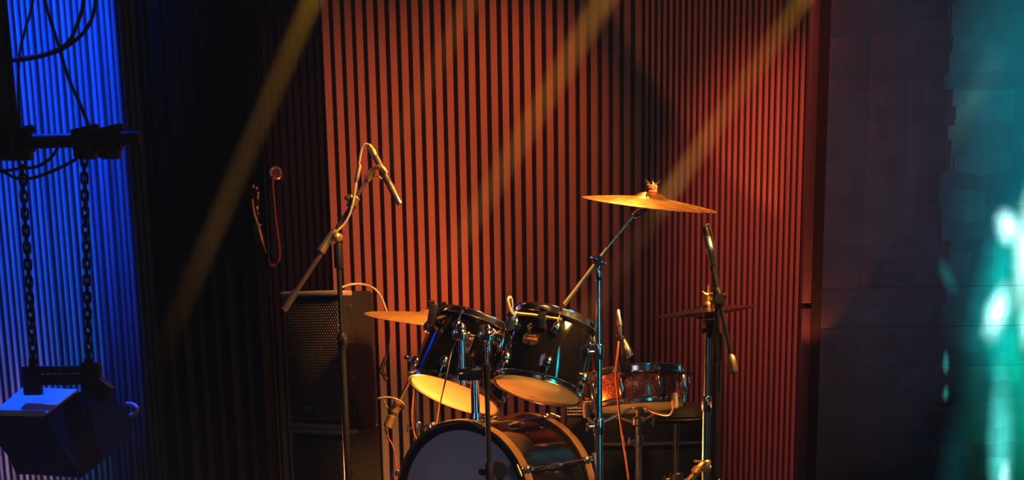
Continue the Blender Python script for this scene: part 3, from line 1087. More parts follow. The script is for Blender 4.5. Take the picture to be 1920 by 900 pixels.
mb.turn(ha, hbk, [(0, 0.007), (0.25, 0.012), (0.3, 0.017), (0.5, 0.017), (0.55, 0.008), (0.9, 0.008), (0.92, 0.014), (1, 0.014)], 14)
mb.done('leg_adjuster', M['amber_metal'], hst)
tripod(hst, hc.x, HY, zh2 - 0.01, 0.30, M['chrome'], turn=R(90))
mb = MB()
mb.box((hc.x - 0.15, HY - 0.16, 0.05), (0.09, 0.28, 0.012), Matrix.Rotation(R(-10), 3, 'X'), 0.003)
mb.box((hc.x - 0.15, HY - 0.16, 0.012), (0.10, 0.30, 0.012), None, 0.003)
mb.cyl((hc.x - 0.15, HY - 0.29, 0.012), (hc.x - 0.15, HY - 0.29, 0.03), 0.01, seg=10)
mb.done('pedal', M['steel'], hst)

# snare stand -----------------------------------------------------
sax = rots @ V((0, 0, 1))
sb = cs - sax * 0.05
SPX = at(1197, 800, 6.05).x
sst = thing('snare_stand', 'low dark stand with three basket arms holding the snare drum', 'stand', (SPX, 6.05, 0))
hub = V((SPX, 6.05, at(1197, 785, 6.05).z))
MB().cyl((SPX, 6.05, 0.08), hub - V((0, 0, 0.08)), 0.014, seg=16).done('lower_tube', M['steel'], sst)
MB().cyl(hub - V((0, 0, 0.10)), hub + V((0, 0, 0.05)), 0.0105, seg=16).done('upper_tube', M['steel'], sst)
collar(sst, hub - V((0, 0, 0.085)), 0.019, 0.045, M['steel'], (-1, -0.4, 0))
mb = MB()
mb.turn(hub - V((0, 0, 0.03)), hub + V((0, 0, 0.008)), [(0, 0.016), (0.2, 0.026), (0.8, 0.026), (1, 0.014)], 16)
mb.turn(hub + V((0, 0, 0.035)), hub + V((0, 0, 0.062)), [(0, 0.02), (0.2, 0.03), (0.8, 0.03), (1, 0.018)], 16)
mb.done('basket_hub', M['steel'], sst)
for k, da in enumerate((-38, 82, 202)):
    a = R(-90 - da)
    d = V((math.cos(a), math.sin(a), 0))
    rim = cs + rots @ (rots.transposed() @ (d * (SR + 0.022))).xyz
    rim = cs + (d - sax * d.dot(sax)).normalized() * (SR + 0.024)
    p0 = hub + V((0, 0, 0.045)) + d * 0.025
    mid = rim - sax * 0.055 - d * 0.03
    mb = MB()
    mb.tube(smooth_path([p0, p0.lerp(mid, 0.5) + V((0, 0, -0.008)), mid, rim - sax * 0.02], 6), 0.0065, 10)
    mb.cyl(hub - V((0, 0, 0.012)) + d * 0.02, p0.lerp(mid, 0.55), 0.005, seg=8)
    arm = mb.done('basket_arm', M['steel'], sst)
    mb = MB()
    mb.turn(rim - sax * 0.03, rim + sax * 0.028, [(0, 0.011), (0.2, 0.0135), (0.8, 0.0135), (1, 0.010)], 14)
    mb.done('rubber_grip', M['cable'], arm)
tripod(sst, SPX, 6.05, 0.30, 0.26, M['steel'], turn=R(20))

# tom holder ------------------------------------------------------
THY = 5.50
hx0 = at(893, 785, THY)
th = thing('tom_holder', 'chrome double tom holder rising from the top of the bass drum', 'tom holder', hx0)
base_z = B0.z + BR
px_, pz_ = at(890, 700, THY), at(890, 697, THY)
bx = px_.x
MB().cyl((bx, THY, base_z - 0.08), (bx, THY, pz_.z), 0.0155, seg=20).done('post', M['chrome'], th)
mb = MB()
mb.turn((bx, THY, base_z - 0.012), (bx, THY, base_z + 0.032), [(0, 0.042), (0.12, 0.042), (0.3, 0.026), (1, 0.023)], 20)
mb.box((bx, THY, base_z + 0.002), (0.10, 0.06, 0.010), None, 0.003)
mb.ball((bx + 0.032, THY - 0.03, base_z + 0.02), 0.012)
mb.done('base_plate', M['chrome'], th)
bl, br_ = at(868, 700, THY), at(921, 700, THY - 0.02)
mb = MB()
mb.box(((bl.x + br_.x) / 2, THY - 0.005, bl.z), (br_.x - bl.x + 0.035, 0.040, 0.044), Matrix.Rotation(R(-3), 3, 'Y'), 0.006)
mb.cyl((bx, THY, bl.z - 0.024), (bx, THY, bl.z + 0.026), 0.024, seg=18)
blk = mb.done('clamp_block', M['black_gloss'], th)
pc = at(919, 692, THY - 0.046)
MB().cyl(V((pc.x, THY - 0.024, pc.z)), V((pc.x, THY - 0.028, pc.z)), 0.007, seg=16).done('emblem', M['badge'], blk)
for s, pxx, pyt in ((-1, 867, 625), (1, 916, 628)):
    tx = at(pxx, 690, THY).x
    zt_ = at(pxx, pyt, THY).z
    MB().cyl((tx, THY - 0.012, at(pxx, 722 if s < 0 else 700, THY).z), (tx, THY - 0.012, zt_), 0.0118, seg=18).done('arm_tube', M['chrome'], th)
    mb = MB()
    mb.turn((tx, THY - 0.012, zt_ - 0.022), (tx, THY - 0.012, zt_ + 0.016), [(0, 0.017), (0.1, 0.025), (0.55, 0.026), (0.7, 0.018), (1, 0.014)], 18)
    mb.ball((tx, THY - 0.012, zt_ + 0.018), 0.017)
    mb.box((tx - 0.024, THY - 0.018, zt_ - 0.004), (0.02, 0.02, 0.03), None, 0.003)
    mb.done('ball_clamp', M['chrome'], th)
    tomc, trot, rr_, dd = (c1, rot1, T1R, T1D) if s < 0 else (c2, rot2, T2R, T2D)
    tax = trot @ V((0, 0, 1))
    tc_ = tomc + tax * (dd * 0.55)
    st = V((tx, THY - 0.012, zt_ + 0.012))
    dd_ = (st - tc_)
    dd_ = (dd_ - tax * dd_.dot(tax)).normalized()
    en = tc_ + dd_ * (rr_ + 0.012)
    mb = MB()
    mb.tube(smooth_path([st, st.lerp(en, 0.5) + V((0, 0, 0.012)), en], 6), 0.0095, 12)
    mb.done('arm', M['chrome'], th)
    par = tom1 if s < 0 else tom2
    mb = MB()
    f = frame(dd_, tax)
    mb.box(tc_ + dd_ * (rr_ + 0.010), (0.05, 0.075, 0.016), f, 0.005)
    mb.turn(tc_ + dd_ * (rr_ + 0.010), tc_ + dd_ * (rr_ + 0.04), [(0, 0.024), (0.6, 0.022), (1, 0.015)], 16)
    mb.ball(tc_ + dd_ * (rr_ + 0.022) + tax * 0.03, 0.010)
    mb.done('mount_bracket', M['chrome'], par)


# ------------------------------------------------------------------ microphones and their stands
def cable(pts, r, m, label, name='microphone_cable', group=None, n=8):
    pts = [V(p) for p in pts]
    mb = MB().tube(smooth_path(pts, n), r, 8)
    return single(mb, name, m, pts[0], label, 'cable', group)


# overhead microphone on its boom
OY = 5.85
ox = at(634, 470, OY)
ost = thing('microphone_stand', 'tall black boom microphone stand in front of the loudspeaker', 'stand', (ox.x, OY, 0))
zj = at(631, 445, OY).z
MB().cyl((ox.x, OY, 0.05), (ox.x, OY, at(640, 640, OY).z), 0.0125, seg=16).done('lower_tube', M['black'], ost)
MB().cyl((ox.x, OY, at(640, 650, OY).z), (ox.x, OY, zj), 0.0095, seg=16).done('upper_tube', M['black'], ost)
collar(ost, (ox.x, OY, at(640, 640, OY).z), 0.0165, 0.06, M['black'], (0.4, -1, 0))
collar(ost, (ox.x, OY, at(632, 480, OY).z), 0.0165, 0.085, M['black'], None, 'swivel')
bo = V((0, -0.026, 0))
j = at(628, 446, OY) + bo
mb = MB()
mb.cyl(V((ox.x, OY - 0.045, zj)), V((ox.x, OY + 0.02, zj)), 0.0165, seg=18)
mb.ball((ox.x, OY - 0.045, zj), 0.017)
mb.done('swivel_knob', M['amber_metal'], ost)['label'] = 'amber-tinted swivel knob'
e0, e1, e2, e3 = at(532, 582, OY - 0.03), at(556, 545, OY - 0.03), at(657, 392, OY - 0.03), at(692, 330, OY - 0.03)
MB().cyl(e0, e1, 0.0125, seg=14).done('boom_grip', M['stand_lit'], ost)
mb = MB()
mb.cyl(e1.lerp(e0, 0.2), e2, 0.0085, seg=14)
mb.done('boom', M['stand_lit'], ost)
mb = MB()
mb.turn(at(601, 473, OY - 0.03), at(630, 430, OY - 0.03), [(0, 0.012), (0.04, 0.015), (0.9, 0.0135), (1, 0.010)], 18)
mb.done('boom_sleeve', M['amber_metal'], ost)['label'] = 'pale metal boom sleeve'
MB().cyl(at(634, 428, OY - 0.03), at(664, 384, OY - 0.03), 0.0115, seg=14).done('boom_joint_tube', M['stand_lit'], ost)
mb = MB()
mb.turn(at(655, 390, OY - 0.03), at(669, 368, OY - 0.03), [(0, 0.012), (0.1, 0.0155), (0.9, 0.0155), (1, 0.011)], 16)
kb = at(655, 371, OY - 0.03)
mb.cyl(at(661, 380, OY - 0.03), kb, 0.008, seg=12)
mb.ball(kb, 0.0145, None, (1.25, 1, 0.85))
mb.done('boom_clamp', M['amber_metal'], ost)
MB().cyl(at(662, 380, OY - 0.03), e3, 0.0065, seg=12).done('boom_extension', M['mic_lit'], ost)
mb = MB()
mb.turn(at(687, 338, OY - 0.03), at(700, 318, OY - 0.03), [(0, 0.009), (0.2, 0.0145), (1, 0.012)], 14)
mb.tube(smooth_path([at(698, 321, OY - 0.03), at(706, 314, OY - 0.045), at(717, 316, OY - 0.05), at(724, 324, OY - 0.045)], 5), 0.009, 10)
mb.tube(smooth_path([at(699, 330, OY - 0.03), at(708, 330, OY - 0.045), at(716, 336, OY - 0.045)], 5), 0.004, 8)
mb.done('microphone_clip', M['amber_metal'], ost)
tripod(ost, ox.x, OY, 0.30, 0.34, M['black'], turn=R(-30))
m0, m1 = at(703, 292, OY - 0.035), at(750, 384, OY - 0.035)
om = thing('microphone', 'slim condenser microphone pointing down from the tall boom stand', 'microphone', m0)
MB().turn(m0, m1, [(0, 0.0095), (0.02, 0.0115), (0.20, 0.0115), (0.22, 0.0128), (0.52, 0.0128), (0.53, 0.0118), (0.60, 0.0118), (0.61, 0.0128), (0.86, 0.0128)], 20).done('body', M['mic_lit'], om)
MB().turn(m0.lerp(m1, 0.855), m1, [(0, 0.0122), (0.2, 0.0122), (0.22, 0.0132), (0.35, 0.0132), (0.37, 0.0122), (0.5, 0.0122), (0.52, 0.0132), (0.66, 0.0132), (0.68, 0.0122), (0.8, 0.0122), (0.82, 0.0132), (0.97, 0.0125), (1, 0.010)], 20).done('grille', M['steel'], om)
MB().turn(m0.lerp(m1, 0.66), m0.lerp(m1, 0.68), [(0, 0.0132), (1, 0.0132)], 20).done('ring', M['steel'], om)
px0 = at(691, 271, OY - 0.035)
oc = thing('microphone_cable', 'pale cable looping from the top of the condenser microphone down along its boom', 'cable', px0)
MB().tube(smooth_path([px0, at(683, 271, OY - 0.035), at(677, 284, OY - 0.035), at(673, 310, OY - 0.04), at(667, 348, OY - 0.05), at(660, 388, OY - 0.052), at(648, 416, OY - 0.052), at(633, 432, OY - 0.054), at(626, 440, OY - 0.05)]), 0.0042, 8).done('cord', M['cable'], oc)
MB().turn(px0, m0, [(0, 0.0055), (0.15, 0.008), (0.5, 0.0105), (0.55, 0.0118), (1, 0.0118)], 16).done('plug', M['amber_metal'], oc)['label'] = 'metal plug'
MB().turn(at(675, 309, OY - 0.042), at(668, 341, OY - 0.048), [(0, 0.0065), (0.1, 0.008), (0.9, 0.008), (1, 0.0065)], 14).done('cable_tie', M['amber_metal'], oc)

# microphone on the right, behind the hi-hat
QY = 5.50
qj = at(1348, 560, QY)
qst = thing('microphone_stand', 'black boom microphone stand beside the hi-hat with an amber-tinted counterweight', 'stand', (qj.x, QY, 0))
MB().cyl((qj.x, QY + 0.03, 0.05), (qj.x, QY + 0.03, qj.z - 0.15), 0.0145, seg=16).done('lower_tube', M['black'], qst)
MB().cyl((qj.x, QY + 0.03, qj.z - 0.17), (qj.x, QY + 0.03, qj.z), 0.0105, seg=16).done('upper_tube', M['black'], qst)
collar(qst, (qj.x, QY + 0.03, qj.z - 0.16), 0.019, 0.09, M['black'])
mb = MB()
mb.cyl(qj - V((0, 0.02, 0)), qj + V((0, 0.045, 0)), 0.0175, seg=18)
mb.turn(at(1343, 540, QY), at(1352, 575, QY), [(0, 0.010), (0.15, 0.0155), (0.85, 0.0155), (1, 0.010)], 14)
mb.cyl(at(1350, 557, QY), at(1361, 554, QY), 0.009, seg=12)
mb.done('boom_clamp', M['black'], qst)
qb0, qb1 = at(1335, 498, QY), at(1370, 662, QY)
MB().cyl(qb0, qb1, 0.0078, seg=14).done('boom', M['black'], qst)
mb = MB()
mb.turn(at(1368, 652, QY), at(1376, 697, QY), [(0, 0.004), (0.25, 0.0045), (0.35, 0.013), (0.5, 0.0155), (0.93, 0.0155), (1, 0.0135)], 14)
mb.done('counterweight', M['amber_metal'], qst)['label'] = 'amber-tinted counterweight'
MB().turn(at(1376, 696, QY), at(1376.6, 701, QY), [(0, 0.0135), (1, 0.012)], 14).done('weight_cap', M['rubber'], qst)
MB().cyl((qj.x, QY + 0.03, 0.0), (qj.x, QY + 0.03, 0.028), 0.10, 0.094, seg=40).done('round_base', M['black'], qst)
MB().cyl((qj.x, QY + 0.03, 0.026), (qj.x, QY + 0.03, 0.06), 0.02, seg=16).done('base_socket', M['black'], qst)
qm0, qm1 = at(1322, 424, QY - 0.01), at(1337, 497, QY - 0.01)
qm = thing('microphone', 'dark slim microphone standing upright on the boom beside the hi-hat', 'microphone', qm0)
MB().turn(qm0.lerp(qm1, 0.25), qm1, [(0, 0.0105), (0.03, 0.0135), (0.3, 0.0135), (0.32, 0.015), (0.55, 0.015), (0.57, 0.0135), (0.95, 0.0125), (1, 0.009)], 18).done('body', M['steel'], qm)
MB().turn(qm0, qm0.lerp(qm1, 0.26), [(0, 0.005), (0.15, 0.009), (0.5, 0.011), (1, 0.0115)], 18).done('plug', M['black'], qm)
cable([at(1322, 424, QY - 0.01), at(1328, 422, QY - 0.005), at(1336, 445, QY + 0.0), at(1340, 480, QY + 0.01), at(1343, 510, QY + 0.012), at(1348, 540, QY + 0.02), at(1356, 600, QY + 0.045), at(1358, 700, QY + 0.05), at(1356, 850, QY + 0.05), V((qj.x + 0.02, QY + 0.06, 0.02)), V((qj.x + 0.2, QY + 0.2, 0.006))], 0.0035, M['cable_black'], 'black cable running down the microphone stand beside the hi-hat')

# snare microphone, clamped to the snare hoop
NY = 5.87
sm0, sm1 = at(1158, 580, NY), at(1181, 668, NY - 0.01)
sm = thing('microphone', 'stubby microphone on a goose-neck clamp over the snare drum rim', 'microphone', sm1)
MB().turn(at(1165, 632, NY), sm1, [(0, 0.008), (0.1, 0.012), (0.42, 0.0135), (0.45, 0.0155), (0.72, 0.0165), (0.74, 0.0135), (0.8, 0.0135), (0.82, 0.017), (0.98, 0.016), (1, 0.013)], 18).done('body', M['steel'], sm)
MB().turn(sm0, at(1165, 634, NY), [(0, 0.005), (0.05, 0.009), (0.35, 0.0095), (0.4, 0.0115), (0.55, 0.0115), (0.6, 0.007), (1, 0.006)], 16).done('plug', M['steel'], sm)
mb = MB()
mb.torus(at(1162, 633, NY - 0.012), V((0.2, -0.5, 1)), 0.014, 0.005)
mb.cyl(at(1163, 632, NY - 0.012), at(1163, 665, NY - 0.012), 0.012, seg=14)
mb.box(at(1169, 665, NY - 0.012), (0.016, 0.016, 0.10), Matrix.Rotation(R(-6), 3, 'Y'), 0.003)
mb.box(at(1172, 689, NY - 0.004), (0.042, 0.04, 0.038), None, 0.005)
mb.done('clamp', M['black'], sm)
cable([at(1160, 640, NY - 0.03), at(1157, 668, NY - 0.04), at(1155, 700, NY - 0.045), at(1158, 740, NY - 0.05), at(1162, 780, NY - 0.06), at(1170, 840, NY - 0.06), at(1179, 905, NY - 0.06), V((at(1184, 900, NY).x, NY - 0.07, 0.15)), V((at(1190, 900, NY).x, NY - 0.10, 0.006)), V((at(1290, 900, NY).x, NY - 0.16, 0.005))], 0.0040, M['cable_red'], 'reddish cable hanging from the microphone at the snare drum')

# clip microphone on the nearer tom
KY = 5.365
km = thing('microphone', 'clip-on microphone with a flat arm across the top of the badged tom', 'microphone', at(1016, 600, KY))
mb = MB()
mb.tube([at(962, 587, KY), at(1000, 591, KY), at(1054, 599, KY)], 0.0052, 10)
mb.done('arm', M['amber_metal'], km)
mb = MB()
mb.box(at(1016, 600, KY), (0.024, 0.03, 0.055), Matrix.Rotation(R(4), 3, 'Y'), 0.003)
mb.cyl(at(1015, 592, KY - 0.02), at(1015, 592, KY + 0.02), 0.012, seg=14)
mb.ball(at(1019, 579, KY), 0.0125, None, (1.3, 1, 0.8))
mb.done('clamp', M['black'], km)
mb = MB()
mb.turn(at(967, 584, KY), at(952, 617, KY), [(0, 0.008), (0.1, 0.0125), (0.4, 0.0125), (0.42, 0.0155), (0.9, 0.0155), (1, 0.012)], 16)
mb.done('body', M['steel'], km)
cable([at(963, 590, KY - 0.012), at(957, 578, KY - 0.012), at(952, 562, KY - 0.01), at(957, 557, KY), at(960, 566, KY + 0.008), at(960, 585, KY + 0.02)], 0.0038, M['cable'], 'short loop of cable standing up at the edge of the badged tom', n=10)
cable([at(948, 612, KY - 0.015), at(938, 620, KY), at(920, 626, KY + 0.1), at(900, 628, KY + 0.15), at(876, 633, KY + 0.17), at(858, 637, KY + 0.14), at(846, 662, KY + 0.12), at(836, 710, KY + 0.08), at(827, 748, KY + 0.16), at(823, 775, KY + 0.24), at(820, 797, KY + 0.40), at(815, 850, KY + 0.62), V((at(812, 880, 6.0).x, 6.02, 0.10)), V((at(800, 880, 6.0).x, 6.08, 0.005))], 0.0030, M['cable_black'], 'thin black cable drooping across the rack tom with the yellow skin')

# clip microphone on the far tom
JY = 5.78
jm = thing('microphone', 'bulky black clip-on microphone at the rim of the tom by the ride cymbal', 'microphone', at(815, 590, JY))
mb = MB()
mb.turn(at(812, 583, JY), at(839, 574, JY), [(0, 0.012), (0.08, 0.019), (0.5, 0.019), (0.52, 0.0165), (0.56, 0.0165), (0.58, 0.019), (0.93, 0.019), (1, 0.014)], 18)
mb.done('body', M['black_gloss'], jm)
mb = MB()
mb.box(at(811, 590, JY), (0.030, 0.04, 0.075), Matrix.Rotation(R(12), 3, 'Y'), 0.004)
mb.box(at(824, 598, JY), (0.07, 0.02, 0.016), Matrix.Rotation(R(-8), 3, 'Y'), 0.003)
mb.ball(at(807, 574, JY - 0.01), 0.009)
mb.cyl(at(803, 566, JY), at(815, 567, JY), 0.005, seg=10)
mb.done('clamp', M['black'], jm)
mb = MB()
mb.cyl(at(820, 597, JY - 0.02), at(836, 592, JY - 0.02), 0.005, seg=10)
mb.done('arm', M['amber_metal'], jm)

# short stand in front of the bass drum
GY = 5.12
gx = at(918, 870, GY)
gst = thing('microphone_stand', 'short black microphone stand in front of the grey bass drum skin', 'stand', (at(938, 890, GY).x, GY + 0.02, 0))
pxl = at(938, 890, GY)
MB().cyl((pxl.x, GY + 0.02, 0.04), (pxl.x, GY + 0.02, pxl.z), 0.0115, seg=16).done('tube', M['black'], gst)
mb = MB()
jz = at(936, 880, GY)
mb.cyl(V((jz.x, GY - 0.03, jz.z)), V((jz.x, GY + 0.035, jz.z)), 0.026, seg=20)
kz = at(905, 885, GY - 0.02)
mb.cyl(V((jz.x, GY - 0.012, jz.z)), V((kz.x, GY - 0.012, kz.z)), 0.009, seg=12)
mb.ball((kz.x, GY - 0.012, kz.z), 0.0165, None, (0.9, 1, 0.8))
mb.done('boom_clamp', M['black'], gst)
MB().cyl(at(912, 700, GY - 0.03), at(919, 925, GY - 0.03), 0.0082, seg=14).done('boom', M['black'], gst)
MB().turn(at(917, 868, GY - 0.03), at(918.5, 915, GY - 0.03), [(0, 0.012), (0.04, 0.0135), (0.9, 0.0135), (1, 0.012)], 16).done('boom_sleeve', M['black'], gst)
MB().cyl((pxl.x, GY + 0.02, 0.0), (pxl.x, GY + 0.02, 0.03), 0.13, 0.125, seg=40).done('round_base', M['black'], gst)
gm = thing('microphone', 'small black microphone at the top of the short stand below the tom holder', 'microphone', at(912, 710, GY - 0.03))
MB().turn(at(913, 733, GY - 0.03), at(912, 682, GY - 0.03), [(0, 0.008), (0.1, 0.0115), (0.7, 0.0115), (0.75, 0.0125), (0.97, 0.012), (1, 0.009)], 16).done('body', M['matt_black'], gm)

# cable over the loudspeaker, with a plug, and a cable behind the ride stand
SPY = 6.56
kc = thing('microphone_cable', 'pale cable hanging in an arc over the right edge of the loudspeaker', 'cable', at(640, 540, SPY))
MB().tube(smooth_path([at(640, 539, SPY - 0.1), at(660, 533, SPY - 0.06), at(684, 534, SPY), at(706, 545, SPY), at(721, 572, SPY + 0.01), at(729, 610, SPY + 0.02), at(728, 650, SPY + 0.02), at(722, 676, SPY + 0.02), at(715, 692, SPY + 0.02)]), 0.0045, 8).done('cord', M['cable'], kc)
MB().turn(at(724, 668, SPY + 0.02), at(714, 695, SPY + 0.02), [(0, 0.006), (0.2, 0.009), (0.9, 0.009), (1, 0.006)], 12).done('sleeve', M['amber_metal'], kc)
MB().turn(at(714, 694, SPY + 0.02), at(726, 713, SPY + 0.02), [(0, 0.007), (0.3, 0.010), (0.5, 0.007), (0.7, 0.011), (1, 0.009)], 12).done('plug', M['amber_metal'], kc)
cable([at(709, 747, RY - 0.04), at(725, 745, RY - 0.05), at(742, 748, RY - 0.07), at(756, 757, RY - 0.05), at(755, 766, RY - 0.02), at(742, 768, RY), at(726, 764, RY + 0.01), at(720, 752, RY + 0.02)], 0.0042, M['cable'], 'pale coil of cable around the counterweight of the ride stand')
cable([at(776, 706, RY - 0.03), at(775, 740, RY - 0.04), at(772, 780, RY - 0.04), at(776, 812, RY - 0.03), at(784, 835, RY - 0.03), at(780, 880, RY - 0.03), V((rj.x - 0.03, RY - 0.05, 0.12)), V((rj.x - 0.10, RY - 0.10, 0.006))], 0.0040, M['cable_red'], 'reddish cable down the pole of the ride cymbal stand')
cable([at(722, 802, RY - 0.03), at(728, 822, RY - 0.02), at(736, 836, RY - 0.01), at(742, 870, RY + 0.0), V((at(744, 870, RY).x, RY, 0.12)), V((at(760, 870, RY).x, RY - 0.04, 0.005))], 0.0036, M['cable_red'], 'dark red cable below the amber-tinted counterweight of the ride stand')


# ------------------------------------------------------------------ loudspeaker and subwoofer
def speaker(name, label, cat, corner, W, D, z0, z1, badge, ribs):
    """corner: the near vertical edge between the grille face and the right side"""
    n = V((-math.sin(YAW), -math.cos(YAW), 0))
    s = V((math.cos(YAW), -math.sin(YAW), 0))
    H = z1 - z0
    o3 = V((corner.x, corner.y, z0)) - s * (W / 2)          # middle of the front, at the bottom
    rot = Matrix(((s.x, -n.x, 0), (s.y, -n.y, 0), (0, 0, 1)))
    r = thing(name, label, cat, o3, rot)
    mb = MB()
    sh = 0.030
    mb.poly([(-W / 2, 0, 0), (W / 2, 0, 0), (W / 2, D * 0.65, 0), (W / 2 - 0.06, D, 0), (-W / 2 + 0.06, D, 0), (-W / 2, D * 0.65, 0)], (0, 0, H))
    bmesh.ops.bevel(mb.bm, geom=mb.bm.edges[:], offset=0.006, segments=2, affect='EDGES')
    mb.done('cabinet', M['cabinet'], r, True)
    g = MB().box((0, -0.008, H / 2 - 0.005), (W - 0.03, 0.016, H - 0.075), None, 0.004).done('grille', M['grille'], r, True)
    mb = MB()
    mb.box((0, 0.02, H - 0.009), (W + 0.006, 0.09, 0.022), None, 0.007)
    mb.done('lit_edge', M['cabinet_edge'], r, True)
    MB().box((0, 0.0, 0.012), (W + 0.004, 0.05, 0.02), None, 0.006).done('lit_edge', M['cabinet_edge'], r, True)
    for k in range(4):
        mb = MB()
        mb.cyl((W / 2 - 0.001, 0.05 + 0.0 * k, 0.06 + (H - 0.12) * k / 3), (W / 2 + 0.003, 0.05, 0.06 + (H - 0.12) * k / 3), 0.006, seg=10)
        mb.done('screw', M['steel'], r, True)
    if badge:
        bx_, bz_ = -0.035, 0.085
        b = MB().box((bx_, -0.018, bz_), (0.058, 0.006, 0.052), None, 0.002).done('badge', M['black'], r, True)
        mb = MB()
        mb.poly([(bx_ - 0.021, -0.024, bz_ + 0.009), (bx_ - 0.010, -0.024, bz_ + 0.014), (bx_, -0.024, bz_ + 0.006), (bx_ + 0.010, -0.024, bz_ + 0.014), (bx_ + 0.021, -0.024, bz_ + 0.009), (bx_ + 0.018, -0.024, bz_ - 0.006), (bx_, -0.024, bz_ - 0.019), (bx_ - 0.018, -0.024, bz_ - 0.006)], (0, 0.004, 0))
        mb.done('emblem', M['emblem'], b, True)['label'] = 'pale shield emblem'
        MB().poly([(bx_ - 0.008, -0.0255, bz_ + 0.003), (bx_ + 0.004, -0.0255, bz_ - 0.012), (bx_ + 0.012, -0.0255, bz_ + 0.004)], (0, 0.003, 0)).done('emblem_inlay', M['badge_dark'], b, True)
    return r


spc = at(641, 545, 6.62)
zmid = at(641, 806, 6.62).z
speaker('loudspeaker', 'black loudspeaker with perforated grille and emblem, stacked on the subwoofer', 'loudspeaker', spc, 0.318, 0.276, zmid + 0.002, spc.z, True, 0)
speaker('subwoofer', 'black subwoofer with perforated grille, standing under the loudspeaker', 'loudspeaker', spc + V((0.004, -0.004, 0)), 0.322, 0.28, 0.0, zmid, False, 0)

# ------------------------------------------------------------------ dark things behind the snare drum
fcx0, fcx1 = wx(1122, 6.75, 800), wx(1332, 6.75, 800)
zf1, zf2 = at(1230, 772, 6.75).z, at(1230, 832, 6.75).z
case = thing('equipment_case', 'black equipment case with a dull metal strip, behind the drum throne', 'case', ((fcx0 + fcx1) / 2, 6.95, 0))
MB().box(((fcx0 + fcx1) / 2, 6.95, zf2 / 2 + 0.01), (fcx1 - fcx0, 0.4, zf2 - 0.02), None, 0.008).done('body', M['cabinet'], case)
MB().box(((fcx0 + fcx1) / 2, 6.95, (zf1 + zf2) / 2), (fcx1 - fcx0, 0.4, zf1 - zf2 - 0.008), None, 0.008).done('lid', M['cabinet'], case)
MB().box(((fcx0 + fcx1) / 2, 6.742, zf2), (fcx1 - fcx0 + 0.004, 0.016, 0.014), None, 0.003).done('closing_strip', M['steel'], case)['label'] = 'dull metal strip'
for s in (-1, 1):
    for q in (-1, 1):
        MB().cyl(((fcx0 + fcx1) / 2 + s * 0.2, 6.95 + q * 0.15, 0), ((fcx0 + fcx1) / 2 + s * 0.2, 6.95 + q * 0.15, 0.022), 0.022, seg=12).done('foot', M['rubber'], case)
TY = 6.45
tx_ = at(1268, 790, TY)
thr = thing('drum_throne', 'black round drum throne half hidden behind the hi-hat stand', 'stool', (tx_.x, TY, 0))
zs0 = at(1268, 792, TY).z
MB().lathe([(0, 0), (0.10, 0), (0.145, 0.008), (0.158, 0.03), (0.152, 0.062), (0.12, 0.078), (0, 0.082)], 48, Matrix.Translation((tx_.x, TY, zs0)), closed=False).done('seat', M['leather'], thr)
MB().torus((tx_.x, TY, zs0 + 0.018), (0, 0, 1), 0.154, 0.004, 48).done('piping', M['leather'], thr)
MB().cyl((tx_.x, TY, 0.10), (tx_.x, TY, zs0), 0.0125, seg=16).done('post', M['steel'], thr)
collar(thr, (tx_.x, TY, at(1266, 898, TY).z), 0.03, 0.05, M['steel'], (-1, -0.4, 0))
tripod(thr, tx_.x, TY, 0.22, 0.28, M['black'], turn=R(40))

# small grille-fronted monitor behind the bass drum
mx0, mx1 = wx(1062, 6.3, 800), wx(1120, 6.3, 800)
mzt = at(1090, 748, 6.3).z
mon = thing('monitor_speaker', 'small black monitor speaker with a mesh top, between bass drum and snare stand', 'loudspeaker', ((mx0 + mx1) / 2, 6.40, 0))
MB().box(((mx0 + mx1) / 2, 6.41, mzt / 2 - 0.03), (mx1 - mx0, 0.2, mzt - 0.06), None, 0.006).done('cabinet', M['cabinet'], mon)
g = MB()
x0_, x1_ = mx0 + 0.004, mx1 - 0.004
for k in range(10):
    t = k / 9
    g.cyl((x0_ + (x1_ - x0_) * t, 6.304, mzt - 0.062), (x0_ + (x1_ - x0_) * t, 6.312, mzt), 0.0016, seg=6)
for k in range(6):
    z = mzt - 0.06 + 0.06 * k / 5
    g.cyl((x0_, 6.303 + 0.008 * k / 5, z), (x1_, 6.303 + 0.008 * k / 5, z), 0.0016, seg=6)
o = g.done('mesh_guard', M['steel'], mon)
MB().box(((mx0 + mx1) / 2, 6.36, mzt - 0.03), (mx1 - mx0, 0.08, 0.055), None, 0.004).done('mesh_backing', M['black_board'], mon)

# ------------------------------------------------------------------ hook with a looped cable on the dark slats
KX = 7.50
hk = thing('wall_hook', 'round dark wall hook on the dark slats beside the curtain', 'hook', at(522, 328, KX))
mb = MB()
hp = at(522, 328, KX)
mb.cyl(V((hp.x, WY, hp.z)), V((hp.x, KX - 0.10, hp.z)), 0.016, seg=14)
mb.torus((hp.x, KX - 0.10, hp.z), (0.3, -1, 0.1), 0.024, 0.008)
mb.done('hook_ring', M['steel'], hk)
MB().box((hp.x, WY - 0.018, hp.z), (0.06, 0.012, 0.08), None, 0.003).done('hook_plate', M['black'], hk)
cable([at(516, 326, KX - 0.11), at(511, 338, KX - 0.11), at(514, 380, KX - 0.11), at(519, 430, KX - 0.11), at(524, 470, KX - 0.11), at(522, 488, KX - 0.11), at(512, 497, KX - 0.12), at(504, 491, KX - 0.5), at(495, 466, KX - 0.98), at(486, 430, KX - 1.02), at(476, 398, KX - 1.02), at(473, 374, KX - 1.01)], 0.0062, M['cable_dim'], 'reddish cable hanging in a long loop from the round wall hook', 'looped_cable')
ck = thing('cable_clip', 'dark cable clip with small shiny screws at the edge of the black curtain', 'clip', at(478, 370, KX - 0.97))
mb = MB()
